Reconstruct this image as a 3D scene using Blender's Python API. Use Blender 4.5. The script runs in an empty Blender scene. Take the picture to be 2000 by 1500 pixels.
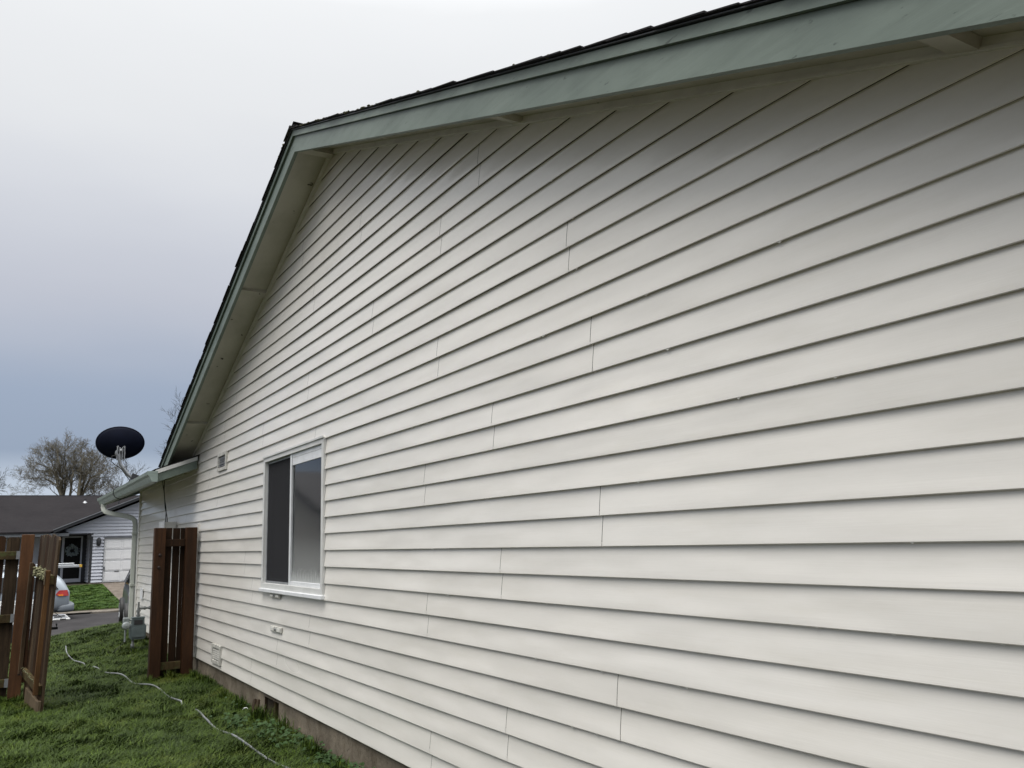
import bpy, math, random
import numpy as np
from mathutils import Vector, Matrix, noise as mn
S = bpy.context.scene
COL = S.collection
H = 1.57            # eye height; builders use heights relative to the eye, H is added when a mesh is linked

# ------------------------------------------------------------------ camera, sky, sun, exposure
YAW, PITCH, ROLL, FPX = 0.549922, 0.182111, -0.0316812, 1635.04
cy, sy, cp, sp = math.cos(YAW), math.sin(YAW), math.cos(PITCH), math.sin(PITCH)
fw = Vector((sy*cp, cy*cp, sp)); r0 = Vector((cy, -sy, 0)); u0 = r0.cross(fw)
rv = r0*math.cos(ROLL) + u0*math.sin(ROLL); uv = -r0*math.sin(ROLL) + u0*math.cos(ROLL)
cd = bpy.data.cameras.new('camera'); cam = bpy.data.objects.new('camera', cd); COL.objects.link(cam)
m = Matrix((rv, uv, -fw)).transposed().to_4x4(); m.translation = Vector((0, 0, H)); cam.matrix_world = m
cd.sensor_width = 36; cd.lens = FPX/2000*36; cd.clip_start = 0.05; cd.clip_end = 2000
S.camera = cam

world = bpy.data.worlds.new('World'); S.world = world; world.use_nodes = True
nt = world.node_tree; nt.nodes.clear()
N = nt.nodes.new; L = nt.links.new
wo = N('ShaderNodeOutputWorld'); tc = N('ShaderNodeTexCoord'); sep = N('ShaderNodeSeparateXYZ'); L(tc.outputs['Generated'], sep.inputs[0])
nz = N('ShaderNodeTexNoise'); nz.inputs['Scale'].default_value = 2.2; nz.inputs['Detail'].default_value = 5; nz.inputs['Roughness'].default_value = .45
mp = N('ShaderNodeMapping'); mp.inputs['Scale'].default_value = (1, 1, 3.0); L(tc.outputs['Generated'], mp.inputs[0]); L(mp.outputs[0], nz.inputs['Vector'])
ma = N('ShaderNodeMath'); ma.operation = 'MULTIPLY_ADD'; L(nz.outputs['Fac'], ma.inputs[0]); ma.inputs[1].default_value = .12; ma.inputs[2].default_value = -.06
ad = N('ShaderNodeMath'); ad.operation = 'ADD'; L(sep.outputs['Z'], ad.inputs[0]); L(ma.outputs[0], ad.inputs[1])
ramp = N('ShaderNodeValToRGB'); L(ad.outputs[0], ramp.inputs[0])
stops = [(0.0, (.60, .66, .74)), (.055, (.50, .57, .67)), (.10, (.30, .365, .475)), (.17, (.33, .395, .51)), (.28, (.515, .54, .612)),
         (.38, (.67, .69, .735)), (.46, (.78, .795, .815)), (.58, (.87, .885, .90)), (.72, (1.5, 1.51, 1.53)), (.86, (3.0, 3.0, 3.0)), (1.0, (5.0, 4.95, 4.9))]
el = ramp.color_ramp.elements
el[0].position = 0; el[0].color = (*stops[0][1], 1); el[1].position = 1; el[1].color = (*stops[-1][1], 1)
for p_, c_ in stops[1:-1]:
    e_ = el.new(p_); e_.color = (*c_, 1)
skyt = N('ShaderNodeTexSky'); skyt.sky_type = 'NISHITA'; skyt.sun_disc = False
SUN_EL, SUN_AZ = math.radians(58), math.radians(-112)     # azimuth from +Y towards +X
skyt.sun_elevation = SUN_EL; skyt.sun_rotation = SUN_AZ
bg1 = N('ShaderNodeBackground'); L(ramp.outputs[0], bg1.inputs[0]); bg1.inputs[1].default_value = 1.0
bg2 = N('ShaderNodeBackground'); L(skyt.outputs[0], bg2.inputs[0]); bg2.inputs[1].default_value = 0.05
mx = N('ShaderNodeMixShader'); mx.inputs[0].default_value = .06; L(bg1.outputs[0], mx.inputs[1]); L(bg2.outputs[0], mx.inputs[2])
L(mx.outputs[0], wo.inputs[0])

sd = bpy.data.lights.new('sun', 'SUN'); sd.energy = 1.5; sd.angle = math.radians(40); sd.color = (1, .965, .91)
sun = bpy.data.objects.new('sun', sd); COL.objects.link(sun)
sdir = Vector((math.sin(SUN_AZ)*math.cos(SUN_EL), math.cos(SUN_AZ)*math.cos(SUN_EL), math.sin(SUN_EL)))
sun.rotation_euler = sdir.to_track_quat('Z', 'Y').to_euler()
S.view_settings.view_transform = 'Standard'; S.view_settings.look = 'None'; S.view_settings.exposure = 0.12; S.view_settings.gamma = 1

rng = random.Random(7); nr = np.random.RandomState(11)

# ------------------------------------------------------------------ materials
def new_mat(name):
    m_ = bpy.data.materials.new(name); m_.use_nodes = True; nt_ = m_.node_tree
    return m_, nt_, nt_.nodes['Principled BSDF']
def nodes_noise(nt_, scale, detail=4, rough=.55, stretch=(1, 1, 1), src='Object', dist=0):
    t = nt_.nodes.new('ShaderNodeTexCoord'); mp_ = nt_.nodes.new('ShaderNodeMapping'); mp_.inputs['Scale'].default_value = stretch
    nt_.links.new(t.outputs[src], mp_.inputs[0])
    n_ = nt_.nodes.new('ShaderNodeTexNoise'); n_.inputs['Scale'].default_value = scale; n_.inputs['Detail'].default_value = detail
    n_.inputs['Roughness'].default_value = rough; n_.inputs['Distortion'].default_value = dist
    nt_.links.new(mp_.outputs[0], n_.inputs['Vector']); return n_
def rampn(nt_, src, stops_):
    r_ = nt_.nodes.new('ShaderNodeValToRGB'); nt_.links.new(src, r_.inputs[0]); e = r_.color_ramp.elements
    e[0].position = stops_[0][0]; e[0].color = (*stops_[0][1], 1); e[1].position = stops_[-1][0]; e[1].color = (*stops_[-1][1], 1)
    for p_, c_ in stops_[1:-1]:
        q = e.new(p_); q.color = (*c_, 1)
    return r_
def bumpn(nt_, b, h, strength, dist=.01, prev=None):
    k = nt_.nodes.new('ShaderNodeBump'); k.inputs['Strength'].default_value = strength; k.inputs['Distance'].default_value = dist
    nt_.links.new(h, k.inputs['Height'])
    if prev: nt_.links.new(prev.outputs[0], k.inputs['Normal'])
    nt_.links.new(k.outputs[0], b.inputs['Normal']); return k
def mulc(nt_, a, b_, fac=1.0, mode='MULTIPLY'):
    x = nt_.nodes.new('ShaderNodeMixRGB'); x.blend_type = mode; x.inputs[0].default_value = fac
    nt_.links.new(a, x.inputs[1])
    nt_.links.new(b_, x.inputs[2]); return x
def simple(name, col, rough=.6, metal=0, var=.25, scale=8, stretch=(1, 1, 1), bump=.2, bscale=None, bdist=.004, spec=.5):
    m_, nt_, b = new_mat(name)
    n_ = nodes_noise(nt_, scale, 5, .6, stretch)
    lo = tuple(c*(1-var) for c in col); hi = tuple(min(1, c*(1+var)) for c in col)
    r_ = rampn(nt_, n_.outputs['Fac'], [(.3, lo), (.7, hi)]); nt_.links.new(r_.outputs[0], b.inputs['Base Color'])
    b.inputs['Roughness'].default_value = rough; b.inputs['Metallic'].default_value = metal; b.inputs['Specular IOR Level'].default_value = spec
    if bump:
        n2 = nodes_noise(nt_, bscale or scale*4, 4, .6, stretch); bumpn(nt_, b, n2.outputs['Fac'], bump, bdist)
    return m_

# vinyl siding: ivory, slightly glossy, embossed grain along the board, rain dirt in faint patches
def vinyl(name, col, dirt=.07):
    m_, nt_, b = new_mat(name)
    big = nodes_noise(nt_, .9, 4, .6, (1, .7, 1.4)); streak = nodes_noise(nt_, 3.0, 6, .65, (1, .5, 3.5)); fine = nodes_noise(nt_, 55, 3, .6, (1, .25, 1))
    oi = nt_.nodes.new('ShaderNodeObjectInfo')
    c1 = rampn(nt_, big.outputs['Fac'], [(.3, tuple(c*(1-dirt) for c in col)), (.62, col)])
    c2 = rampn(nt_, streak.outputs['Fac'], [(.28, (.955, .95, .935)), (.5, (1, 1, 1))])
    c3 = rampn(nt_, fine.outputs['Fac'], [(.25, (.98, .98, .975)), (.6, (1, 1, 1))])
    c4 = rampn(nt_, oi.outputs['Random'], [(0, (.975, .972, .965)), (1, (1, 1, 1))])
    a = mulc(nt_, c1.outputs[0], c2.outputs[0]); a = mulc(nt_, a.outputs[0], c3.outputs[0]); a = mulc(nt_, a.outputs[0], c4.outputs[0])
    nt_.links.new(a.outputs[0], b.inputs['Base Color'])
    rr = nt_.nodes.new('ShaderNodeMapRange'); rr.inputs['To Min'].default_value = .24; rr.inputs['To Max'].default_value = .38; rn = nodes_noise(nt_, 1.1, 1, .4, (1, .5, 2))
    nt_.links.new(rn.outputs['Fac'], rr.inputs['Value']); nt_.links.new(rr.outputs[0], b.inputs['Roughness'])
    b.inputs['Specular IOR Level'].default_value = .5; b.inputs['Coat Weight'].default_value = .30; b.inputs['Coat Roughness'].default_value = .13
    warp = nodes_noise(nt_, 1.5, 2, .5, (1, .55, 2.2)); b1 = bumpn(nt_, b, warp.outputs['Fac'], .8, .03)
    grain = nodes_noise(nt_, 12, 3, .5, (1, .32, 16), dist=.35); bumpn(nt_, b, grain.outputs['Fac'], .10, .003, b1)
    return m_
M = {}
M['vinyl'] = vinyl('ivory vinyl siding', (.76, .732, .682))
M['vinyl_trim'] = simple('ivory vinyl trim', (.66, .645, .60), .45, 0, .12, 5)
M['vent'] = simple('weathered vent plastic', (.46, .45, .41), .6, 0, .3, 18, bump=.2)
M['vinyl_far'] = simple('pale grey siding far', (.56, .58, .635), .6, 0, .06, 2)
def timber(name, dark, light, rough=.75, mos=None, zs=.35, streaks=16):
    m_, nt_, b = new_mat(name)
    g = nodes_noise(nt_, streaks, 6, .65, (1, 1, zs*.25), dist=.6); bgn = nodes_noise(nt_, 2.2, 4, .6, (1, 1, .6))
    oi = nt_.nodes.new('ShaderNodeObjectInfo')
    c = rampn(nt_, g.outputs['Fac'], [(.28, dark), (.72, light)])
    c2 = rampn(nt_, bgn.outputs['Fac'], [(.25, (.45, .46, .48)), (.75, (1.3, 1.24, 1.18))])
    c3 = rampn(nt_, oi.outputs['Random'], [(0, (.75, .74, .74)), (1, (1.15, 1.12, 1.08))])
    a = mulc(nt_, c.outputs[0], c2.outputs[0]); a = mulc(nt_, a.outputs[0], c3.outputs[0])
    if mos:
        mo = nodes_noise(nt_, 9, 6, .7); f_ = rampn(nt_, mo.outputs['Fac'], [(.5, (0, 0, 0)), (.62, (1, 1, 1))])
        x = nt_.nodes.new('ShaderNodeMixRGB'); nt_.links.new(f_.outputs[0], x.inputs[0]); nt_.links.new(a.outputs[0], x.inputs[1]); x.inputs[2].default_value = (*mos, 1); a = x
    nt_.links.new(a.outputs[0], b.inputs['Base Color']); b.inputs['Roughness'].default_value = rough; b.inputs['Specular IOR Level'].default_value = .2
    bumpn(nt_, b, g.outputs['Fac'], .6, .008); return m_
M['post'] = timber('red brown post', (.022, .0098, .0038), (.066, .029, .0115), .6)
M['post_light'] = timber('new brown post', (.055, .026, .012), (.118, .057, .026), .65)
M['board_dark'] = timber('dark wet board', (.012, .006, .0025), (.044, .021, .008), .75)
M['board_old'] = timber('old grey brown board', (.022, .015, .009), (.100, .070, .042), .85, streaks=26)
M['rail'] = timber('mossy rail', (.04, .028, .013), (.10, .075, .035), .9, mos=(.07, .075, .028))
M['cut_wood'] = timber('orange peeled timber', (.06, .030, .011), (.13, .068, .028), .75)
M['pale_wood'] = timber('pale cut timber', (.07, .055, .036), (.16, .125, .085), .85)
M['green'] = None
def paint_green():
    m_, nt_, b = new_mat('sage green paint')
    g = nodes_noise(nt_, 14, 6, .65, (1, .12, 1), dist=.5); bgn = nodes_noise(nt_, 1.6, 5, .6, (1, 1, 1)); sc = nodes_noise(nt_, 30, 4, .7, (1, .25, 1))
    c = rampn(nt_, bgn.outputs['Fac'], [(.25, (.112, .146, .122)), (.7, (.172, .212, .178))])
    c2 = rampn(nt_, g.outputs['Fac'], [(.25, (.70, .72, .70)), (.55, (1, 1, 1))])
    c3 = rampn(nt_, sc.outputs['Fac'], [(.30, (.40, .43, .41)), (.36, (1, 1, 1))])
    a = mulc(nt_, c.outputs[0], c2.outputs[0]); a = mulc(nt_, a.outputs[0], c3.outputs[0]); nt_.links.new(a.outputs[0], b.inputs['Base Color'])
    b.inputs['Roughness'].default_value = .5; bumpn(nt_, b, g.outputs['Fac'], .35, .004); return m_
M['green'] = paint_green()
M['gutter'] = simple('sage green metal', (.27, .33, .30), .42, 0, .22, 5, (1, 1, 3), .15)
M['downspout'] = simple('grey green metal', (.46, .48, .43), .45, 0, .2, 4, (1, 1, .5), .1)
def soffit_m():
    m_, nt_, b = new_mat('painted soffit')
    bgn = nodes_noise(nt_, 2.2, 6, .65, (1, .6, 1)); sp_ = nodes_noise(nt_, 13, 2, .5)
    c = rampn(nt_, bgn.outputs['Fac'], [(.25, (.36, .345, .28)), (.6, (.52, .50, .43))]); c2 = rampn(nt_, sp_.outputs['Fac'], [(.25, (.12, .11, .1)), (.29, (1, 1, 1))])
    a = mulc(nt_, c.outputs[0], c2.outputs[0]); nt_.links.new(a.outputs[0], b.inputs['Base Color']); b.inputs['Roughness'].default_value = .65
    bumpn(nt_, b, bgn.outputs['Fac'], .15, .01); return m_
M['soffit'] = soffit_m()
M['shingle'] = simple('charcoal asphalt shingle', (.022, .020, .022), .95, 0, .45, 60, (1, 1, 1), .6, 150, .004, .2)
M['shingle_far'] = None
def far_roof():
    m_, nt_, b = new_mat('brown grey far roof')
    a1 = nodes_noise(nt_, .5, 5, .6); a2 = nodes_noise(nt_, 7, 3, .6, (.5, 3, 6))
    c = rampn(nt_, a1.outputs['Fac'], [(.3, (.017, .015, .017)), (.7, (.027, .024, .026))]); c2 = rampn(nt_, a2.outputs['Fac'], [(.3, (.75, .75, .75)), (.7, (1.2, 1.2, 1.2))])
    a = mulc(nt_, c.outputs[0], c2.outputs[0]); nt_.links.new(a.outputs[0], b.inputs['Base Color']); b.inputs['Roughness'].default_value = .95; b.inputs['Specular IOR Level'].default_value = .2
    return m_
M['shingle_far'] = far_roof()
def concrete(name, c0, c1, stain):
    m_, nt_, b = new_mat(name)
    a1 = nodes_noise(nt_, 1.8, 6, .65); a2 = nodes_noise(nt_, 4, 6, .7, (1, 1, .9)); a3 = nodes_noise(nt_, 45, 3, .6)
    c = rampn(nt_, a1.outputs['Fac'], [(.3, c0), (.68, c1)]); c2 = rampn(nt_, a2.outputs['Fac'], [(.3, stain), (.55, (1, 1, 1)), (.66, (1.15, 1.13, 1.10)), (.72, (1.75, 1.75, 1.72))]); c3 = rampn(nt_, a3.outputs['Fac'], [(.3, (.6, .6, .6)), (.42, (1, 1, 1))])
    a = mulc(nt_, c.outputs[0], c2.outputs[0]); a = mulc(nt_, a.outputs[0], c3.outputs[0]); nt_.links.new(a.outputs[0], b.inputs['Base Color'])
    b.inputs['Roughness'].default_value = .92; b.inputs['Specular IOR Level'].default_value = .2; bumpn(nt_, b, a3.outputs['Fac'], .6, .008); return m_
M['concrete'] = concrete('stained concrete', (.115, .097, .074), (.215, .182, .138), (.5, .47, .42))
M['drive'] = concrete('old driveway concrete', (.10, .082, .068), (.17, .145, .12), (.7, .66, .62))
M['kerb'] = concrete('kerb concrete', (.12, .105, .09), (.2, .18, .155), (.6, .57, .53))
M['asphalt'] = simple('asphalt', (.034, .032, .033), .95, 0, .35, 1.5, (1, 1, 1), .4, 60, spec=.15)
M['soil'] = simple('dark soil under grass', (.040, .033, .017), .95, 0, .5, 5, (1, 1, 1), .5, 30, .02)
def grassm(name, dark, light, yellow):
    m_, nt_, b = new_mat(name)
    a1 = nodes_noise(nt_, 1.3, 5, .65); a2 = nodes_noise(nt_, 35, 2, .6)
    c = rampn(nt_, a1.outputs['Fac'], [(.3, dark), (.55, light), (.75, yellow)]); gi = nt_.nodes.new('ShaderNodeNewGeometry'); c2 = rampn(nt_, gi.outputs['Random Per Island'], [(0, (.45, .5, .4)), (.8, (1.25, 1.25, .9)), (1, (2.0, 1.9, 1.0))])
    a = mulc(nt_, c.outputs[0], c2.outputs[0]); nt_.links.new(a.outputs[0], b.inputs['Base Color']); b.inputs['Roughness'].default_value = .55
    b.inputs['Specular IOR Level'].default_value = .16
    return m_
M['grass'] = grassm('grass blades', (.026, .047, .0078), (.043, .071, .011), (.076, .087, .0165))
M['grass_far'] = grassm('far lawn', (.030, .066, .010), (.050, .098, .016), (.075, .105, .022))
M['weed'] = simple('weed leaf', (.030, .062, .016), .6, 0, .4, 20, bump=.1, spec=.2)
M['moss'] = simple('dark moss', (.050, .048, .018), .95, 0, .5, 25, bump=.6)
M['lichen'] = simple('pale lichen', (.16, .155, .085), .95, 0, .5, 25, bump=.6)
M['white_frame'] = simple('white window frame', (.72, .73, .74), .35, 0, .1, 7, bump=.05)
M['dirty_frame'] = simple('dirty white frame', (.62, .62, .60), .45, 0, .12, 3, bump=.05)
M['screen'] = simple('insect screen', (.018, .018, .02), .7, 0, .2, 5, bump=0)
M['dark'] = simple('dark void', (.008, .008, .008), .9, 0, .2, 5, bump=0)
M['room'] = simple('room wall', (.25, .24, .22), .9, 0, .2, 3, bump=0)
M['blind'] = simple('grey curtain', (.42, .41, .38), .9, 0, .22, 7, (1, 3, .2), .3)
M['black_frame'] = simple('dark seal', (.03, .03, .032), .5, bump=0)
def glassm(name, rough=.02, tint=(.85, .9, .9), frost=False):
    m_, nt_, b = new_mat(name); nt_.nodes.remove(b); out = nt_.nodes['Material Output']
    gl = nt_.nodes.new('ShaderNodeBsdfGlossy'); gl.inputs['Roughness'].default_value = rough; tr = nt_.nodes.new('ShaderNodeBsdfTransparent'); tr.inputs[0].default_value = (*tint, 1)
    fr = nt_.nodes.new('ShaderNodeFresnel'); fr.inputs[0].default_value = 2.2
    mxs = nt_.nodes.new('ShaderNodeMixShader'); nt_.links.new(fr.outputs[0], mxs.inputs[0]); nt_.links.new(tr.outputs[0], mxs.inputs[1]); nt_.links.new(gl.outputs[0], mxs.inputs[2])
    res = mxs
    if frost:   # condensation in the lower third of the pane
        t = nt_.nodes.new('ShaderNodeTexCoord'); s_ = nt_.nodes.new('ShaderNodeSeparateXYZ'); nt_.links.new(t.outputs['Generated'], s_.inputs[0])
        n_ = nodes_noise(nt_, 60, 4, .6, (1, 1, .1)); mm = nt_.nodes.new('ShaderNodeMath'); mm.operation = 'MULTIPLY_ADD'; nt_.links.new(n_.outputs['Fac'], mm.inputs[0]); mm.inputs[1].default_value = .22; nt_.links.new(s_.outputs['Z'], mm.inputs[2])
        rp = rampn(nt_, mm.outputs[0], [(.13, (.95, .95, .95)), (.2, (.35, .35, .35)), (.5, (0, 0, 0))])
        df = nt_.nodes.new('ShaderNodeBsdfDiffuse'); df.inputs[0].default_value = (.42, .43, .42, 1)
        m2 = nt_.nodes.new('ShaderNodeMixShader'); nt_.links.new(rp.outputs[0], m2.inputs[0]); nt_.links.new(mxs.outputs[0], m2.inputs[1]); nt_.links.new(df.outputs[0], m2.inputs[2]); res = m2
    nt_.links.new(res.outputs[0], out.inputs[0]); return m_
M['glass'] = glassm('window glass'); M['glass_fog'] = glassm('fogged window glass', .07, frost=True)
M['dish'] = simple('navy dish', (.005, .007, .018), .6, 0, .2, 5, bump=.05, spec=.15)
M['galv'] = simple('galvanised metal', (.30, .31, .32), .45, .6, .25, 20, bump=.1)
M['meter'] = simple('grey green meter paint', (.11, .14, .145), .5, 0, .18, 8, bump=.1)
M['pipe'] = simple('grey pipe paint', (.17, .18, .18), .5, .2, .3, 12, bump=.2)
M['meter_pale'] = simple('pale regulator', (.30, .33, .33), .45, .2, .25, 12, bump=.1)
M['black'] = simple('black rubber', (.012, .012, .012), .6, 0, .2, 8, bump=0)
M['hose'] = simple('silver grey hose', (.21, .22, .225), .45, .2, .45, 30, bump=.2)
M['bark'] = simple('lichen grey bark', (.125, .112, .082), .95, 0, .4, 4, bump=.3)
M['bark_dark'] = simple('dark bark', (.05, .045, .034), .95, 0, .4, 4, bump=.3)
M['white_door'] = simple('white garage door', (.86, .86, .86), .5, 0, .04, 2, bump=0)
M['charcoal'] = simple('charcoal trim', (.03, .032, .036), .6, 0, .2, 4, bump=0)
M['grey_trim'] = simple('grey trim', (.16, .17, .185), .6, 0, .15, 4, bump=0)
M['van'] = None
def carpaint(name, col, metal=.35):
    m_, nt_, b = new_mat(name); n_ = nodes_noise(nt_, 3, 4); r_ = rampn(nt_, n_.outputs['Fac'], [(.3, tuple(c*.88 for c in col)), (.7, col)])
    nt_.links.new(r_.outputs[0], b.inputs['Base Color']); b.inputs['Metallic'].default_value = metal; b.inputs['Roughness'].default_value = .32; b.inputs['Coat Weight'].default_value = .5; b.inputs['Coat Roughness'].default_value = .08; return m_
M['van'] = carpaint('silver blue car paint', (.30, .34, .38)); M['darkcar'] = carpaint('dark blue grey car paint', (.03, .034, .04)); M['whitecar'] = carpaint('white car paint', (.6, .61, .61), 0)
M['car_glass'] = simple('dark car glass', (.012, .014, .016), .08, 0, .1, 2, bump=0)
M['bumper'] = simple('grey bumper', (.14, .16, .18), .5, 0, .1, 2, bump=0)
M['red'] = simple('red lens', (.30, .012, .01), .25, 0, .15, 5, bump=0); M['orange'] = simple('amber lens', (.75, .20, .015), .3, 0, .1, 5, bump=0)
M['yellow'] = simple('yellow plastic', (.65, .40, .05), .5, bump=0); M['alu'] = simple('bare aluminium', (.55, .57, .58), .35, .5, .1, 5, bump=0)
M['rust'] = simple('rusty bolt', (.02, .010, .006), .6, .3, .4, 60, bump=.3)
M['flower'] = simple('pale wreath leaf', (.30, .35, .36), .8, 0, .3, 8, bump=0)

# ------------------------------------------------------------------ mesh helpers
class MB:
    def __init__(s): s.v = []; s.f = []; s.s = []
    def add(s, vs, fs, smooth=False):
        o = len(s.v); s.v += [tuple(v) for v in vs]; s.f += [tuple(i+o for i in f) for f in fs]; s.s += [smooth]*len(fs); return s
    def box(s, x0, x1, y0, y1, z0, z1, M4=None, bev=0):
        if bev:
            pts = []
            xs = (x0, x1); ys = (y0, y1); zs = (z0, z1)
            vs = []
            for i in (0, 1):
                for j in (0, 1):
                    for k in (0, 1):
                        sx = 1-2*i; sy_ = 1-2*j; sz = 1-2*k; x, y, z = xs[i], ys[j], zs[k]
                        vs += [(x, y+bev*sy_, z+bev*sz), (x+bev*sx, y, z+bev*sz), (x+bev*sx, y+bev*sy_, z)]
            I = lambda i, j, k, a: (i*4+j*2+k)*3+a
            fs = []
            for i in (0, 1): fs.append((I(i,0,0,0), I(i,1,0,0), I(i,1,1,0), I(i,0,1,0)) if i else (I(i,0,0,0), I(i,0,1,0), I(i,1,1,0), I(i,1,0,0)))
            for j in (0, 1): fs.append((I(0,j,0,1), I(0,j,1,1), I(1,j,1,1), I(1,j,0,1)) if j else (I(0,j,0,1), I(1,j,0,1), I(1,j,1,1), I(0,j,1,1)))
            for k in (0, 1): fs.append((I(0,0,k,2), I(1,0,k,2), I(1,1,k,2), I(0,1,k,2)) if k else (I(0,0,k,2), I(0,1,k,2), I(1,1,k,2), I(1,0,k,2)))
            for j in (0, 1):
                for k in (0, 1): fs.append((I(0,j,k,1), I(1,j,k,1), I(1,j,k,2), I(0,j,k,2)))
            for i in (0, 1):
                for k in (0, 1): fs.append((I(i,0,k,0), I(i,1,k,0), I(i,1,k,2), I(i,0,k,2)))
            for i in (0, 1):
                for j in (0, 1): fs.append((I(i,j,0,0), I(i,j,1,0), I(i,j,1,1), I(i,j,0,1)))
            for i in (0, 1):
                for j in (0, 1):
                    for k in (0, 1): fs.append((I(i,j,k,0), I(i,j,k,1), I(i,j,k,2)))
        else:
            vs = [(x, y, z) for x in (x0, x1) for y in (y0, y1) for z in (z0, z1)]
            fs = [(0, 1, 3, 2), (4, 6, 7, 5), (0, 4, 5, 1), (2, 3, 7, 6), (0, 2, 6, 4), (1, 5, 7, 3)]
        if M4 is not None: vs = [M4 @ Vector(v) for v in vs]
        return s.add(vs, fs)
    def prism(s, pts, axis, a0, a1, M4=None):
        # closed outline pts (2D) extruded along axis 0/1/2
        def P(u, v, w): return {0: (w, u, v), 1: (u, w, v), 2: (u, v, w)}[axis]
        n = len(pts); vs = [P(u, v, a0) for u, v in pts]+[P(u, v, a1) for u, v in pts]
        fs = [tuple(range(n)), tuple(range(2*n-1, n-1, -1))]+[(i, i+n, (i+1) % n+n, (i+1) % n) for i in range(n)]
        if M4 is not None: vs = [M4 @ Vector(v) for v in vs]
        return s.add(vs, fs)
    def tube(s, pts, rad, n=8, cap=True, smooth=True, rib=0):
        pts = [Vector(p) for p in pts]; R_ = rad if hasattr(rad, '__len__') else [rad]*len(pts)
        ref = None; rings = []
        for i, p in enumerate(pts):
            d = (pts[min(i+1, len(pts)-1)]-pts[max(i-1, 0)]).normalized()
            if ref is None: ref = d.orthogonal().normalized()
            ref = (ref-d*ref.dot(d)).normalized(); b = d.cross(ref)
            rings.append([p+(ref*math.cos(2*math.pi*k/n)+b*math.sin(2*math.pi*k/n))*R_[i] for k in range(n)])
        vs = [v for r_ in rings for v in r_]; fs = []
        for i in range(len(pts)-1):
            for k in range(n): fs.append((i*n+k, i*n+(k+1) % n, (i+1)*n+(k+1) % n, (i+1)*n+k))
        s.add(vs, fs, smooth)
        if cap: s.add(rings[0][::-1], [tuple(range(n))]); s.add(rings[-1], [tuple(range(n))])
        return s
    def lathe(s, prof, c, axis, n=24, smooth=True):
        # prof: (r, h) along axis direction from c
        ax = Vector(axis).normalized(); e1 = ax.orthogonal().normalized(); e2 = ax.cross(e1); c = Vector(c); vs = []
        for r_, h in prof: vs += [c+ax*h+(e1*math.cos(2*math.pi*k/n)+e2*math.sin(2*math.pi*k/n))*r_ for k in range(n)]
        fs = [(i*n+k, i*n+(k+1) % n, (i+1)*n+(k+1) % n, (i+1)*n+k) for i in range(len(prof)-1) for k in range(n)]
        return s.add(vs, fs, smooth)
    def build(s, name, mat, parent=None, fix=True):
        me = bpy.data.meshes.new(name); off = Vector((0, 0, H))
        if parent is not None: off = off-Vector(root_loc(parent))
        me.from_pydata([(v[0]+off.x, v[1]+off.y, v[2]+off.z) for v in s.v], [], s.f)
        me.polygons.foreach_set('use_smooth', s.s)
        if fix:
            import bmesh
            bm = bmesh.new(); bm.from_mesh(me); bmesh.ops.recalc_face_normals(bm, faces=bm.faces); bm.to_mesh(me); bm.free()
        me.update()
        if mat is not None: me.materials.append(mat)
        o = bpy.data.objects.new(name, me); COL.objects.link(o)
        if parent is not None: o.parent = parent
        return o
def root_loc(o):
    l = Vector((0, 0, 0))
    while o is not None: l = l+Vector(o.location); o = o.parent
    return l
def tag(o, label=None, cat=None, group=None, kind=None):
    for k, v in (('label', label), ('category', cat), ('group', group), ('kind', kind)):
        if v: o[k] = v
    return o
def thing(name, label, cat, loc, group=None):
    o = bpy.data.objects.new(name, None); COL.objects.link(o); o.location = (loc[0], loc[1], loc[2]+H); o.empty_display_size = .2
    return tag(o, label, cat, group)
def rot_about(p, axis, ang):
    return Matrix.Translation(p) @ Matrix.Rotation(ang, 4, axis) @ Matrix.Translation(-Vector(p))

# ------------------------------------------------------------------ ground
def sstep(a, b, x): t = np.clip((x-a)/(b-a), 0, 1); return t*t*(3-2*t)
def gz(x, y):
    x = np.asarray(x, float); y = np.asarray(y, float)
    z = np.interp(y, [-50, 15, 17.2, 18.4, 20, 22, 24, 35.5, 36.2, 44.5, 60, 900], [-1.60, -1.60, -1.585, -1.60, -1.76, -2.05, -2.32, -2.32, -2.18, -1.60, -1.6, -1.6])
    z = z + .025*np.clip(x-.4, -1, 2) + .10*np.clip(x-.9, -1, 1.4)*sstep(11.5, 17, y)*(1-sstep(18, 23, y))
    near = 1-sstep(20, 23, y)
    z = z + near*(.010*np.sin(x*2.1+y*.9)+.008*np.sin(y*2.3-x*1.4)+.004*np.sin(x*5.3+y*4.1))
    return z
def gzf(x, y): return float(gz(x, y))
def sheet(xs, ys, dz, name, mat, kind='structure'):
    X, Y = np.meshgrid(xs, ys); Z = gz(X, Y)+dz; b = MB(); nx = len(xs)
    vs = list(zip(X.ravel(), Y.ravel(), Z.ravel())); fs = [(j*nx+i, j*nx+i+1, (j+1)*nx+i+1, (j+1)*nx+i) for j in range(len(ys)-1) for i in range(nx-1)]
    b.add(vs, fs, True); o = b.build(name, mat, fix=False); return tag(o, kind=kind)
xs = np.concatenate([[-700, -200, -60, -25], np.arange(-12, 30, .6), [40, 80, 250, 700]])
ys = np.concatenate([[-300, -60, -20, -8], np.arange(-4, 60, .4), [80, 120, 250, 600, 900]])
sheet(xs, ys, 0, 'ground', M['soil'])
sheet(np.concatenate([[-200, -60, -25], np.arange(-12, 30, .6), [40, 80, 250]]), np.arange(24, 35.51, .5), .012, 'road', M['asphalt'])
sheet(np.arange(4.42, 8.2, .6), np.arange(36.0, 47.0, .5), .02, 'driveway', M['drive'])
sheet(np.arange(2.75, 9.2, .6), np.arange(16.85, 24, .4), .02, 'home_driveway', M['drive'])
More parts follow.
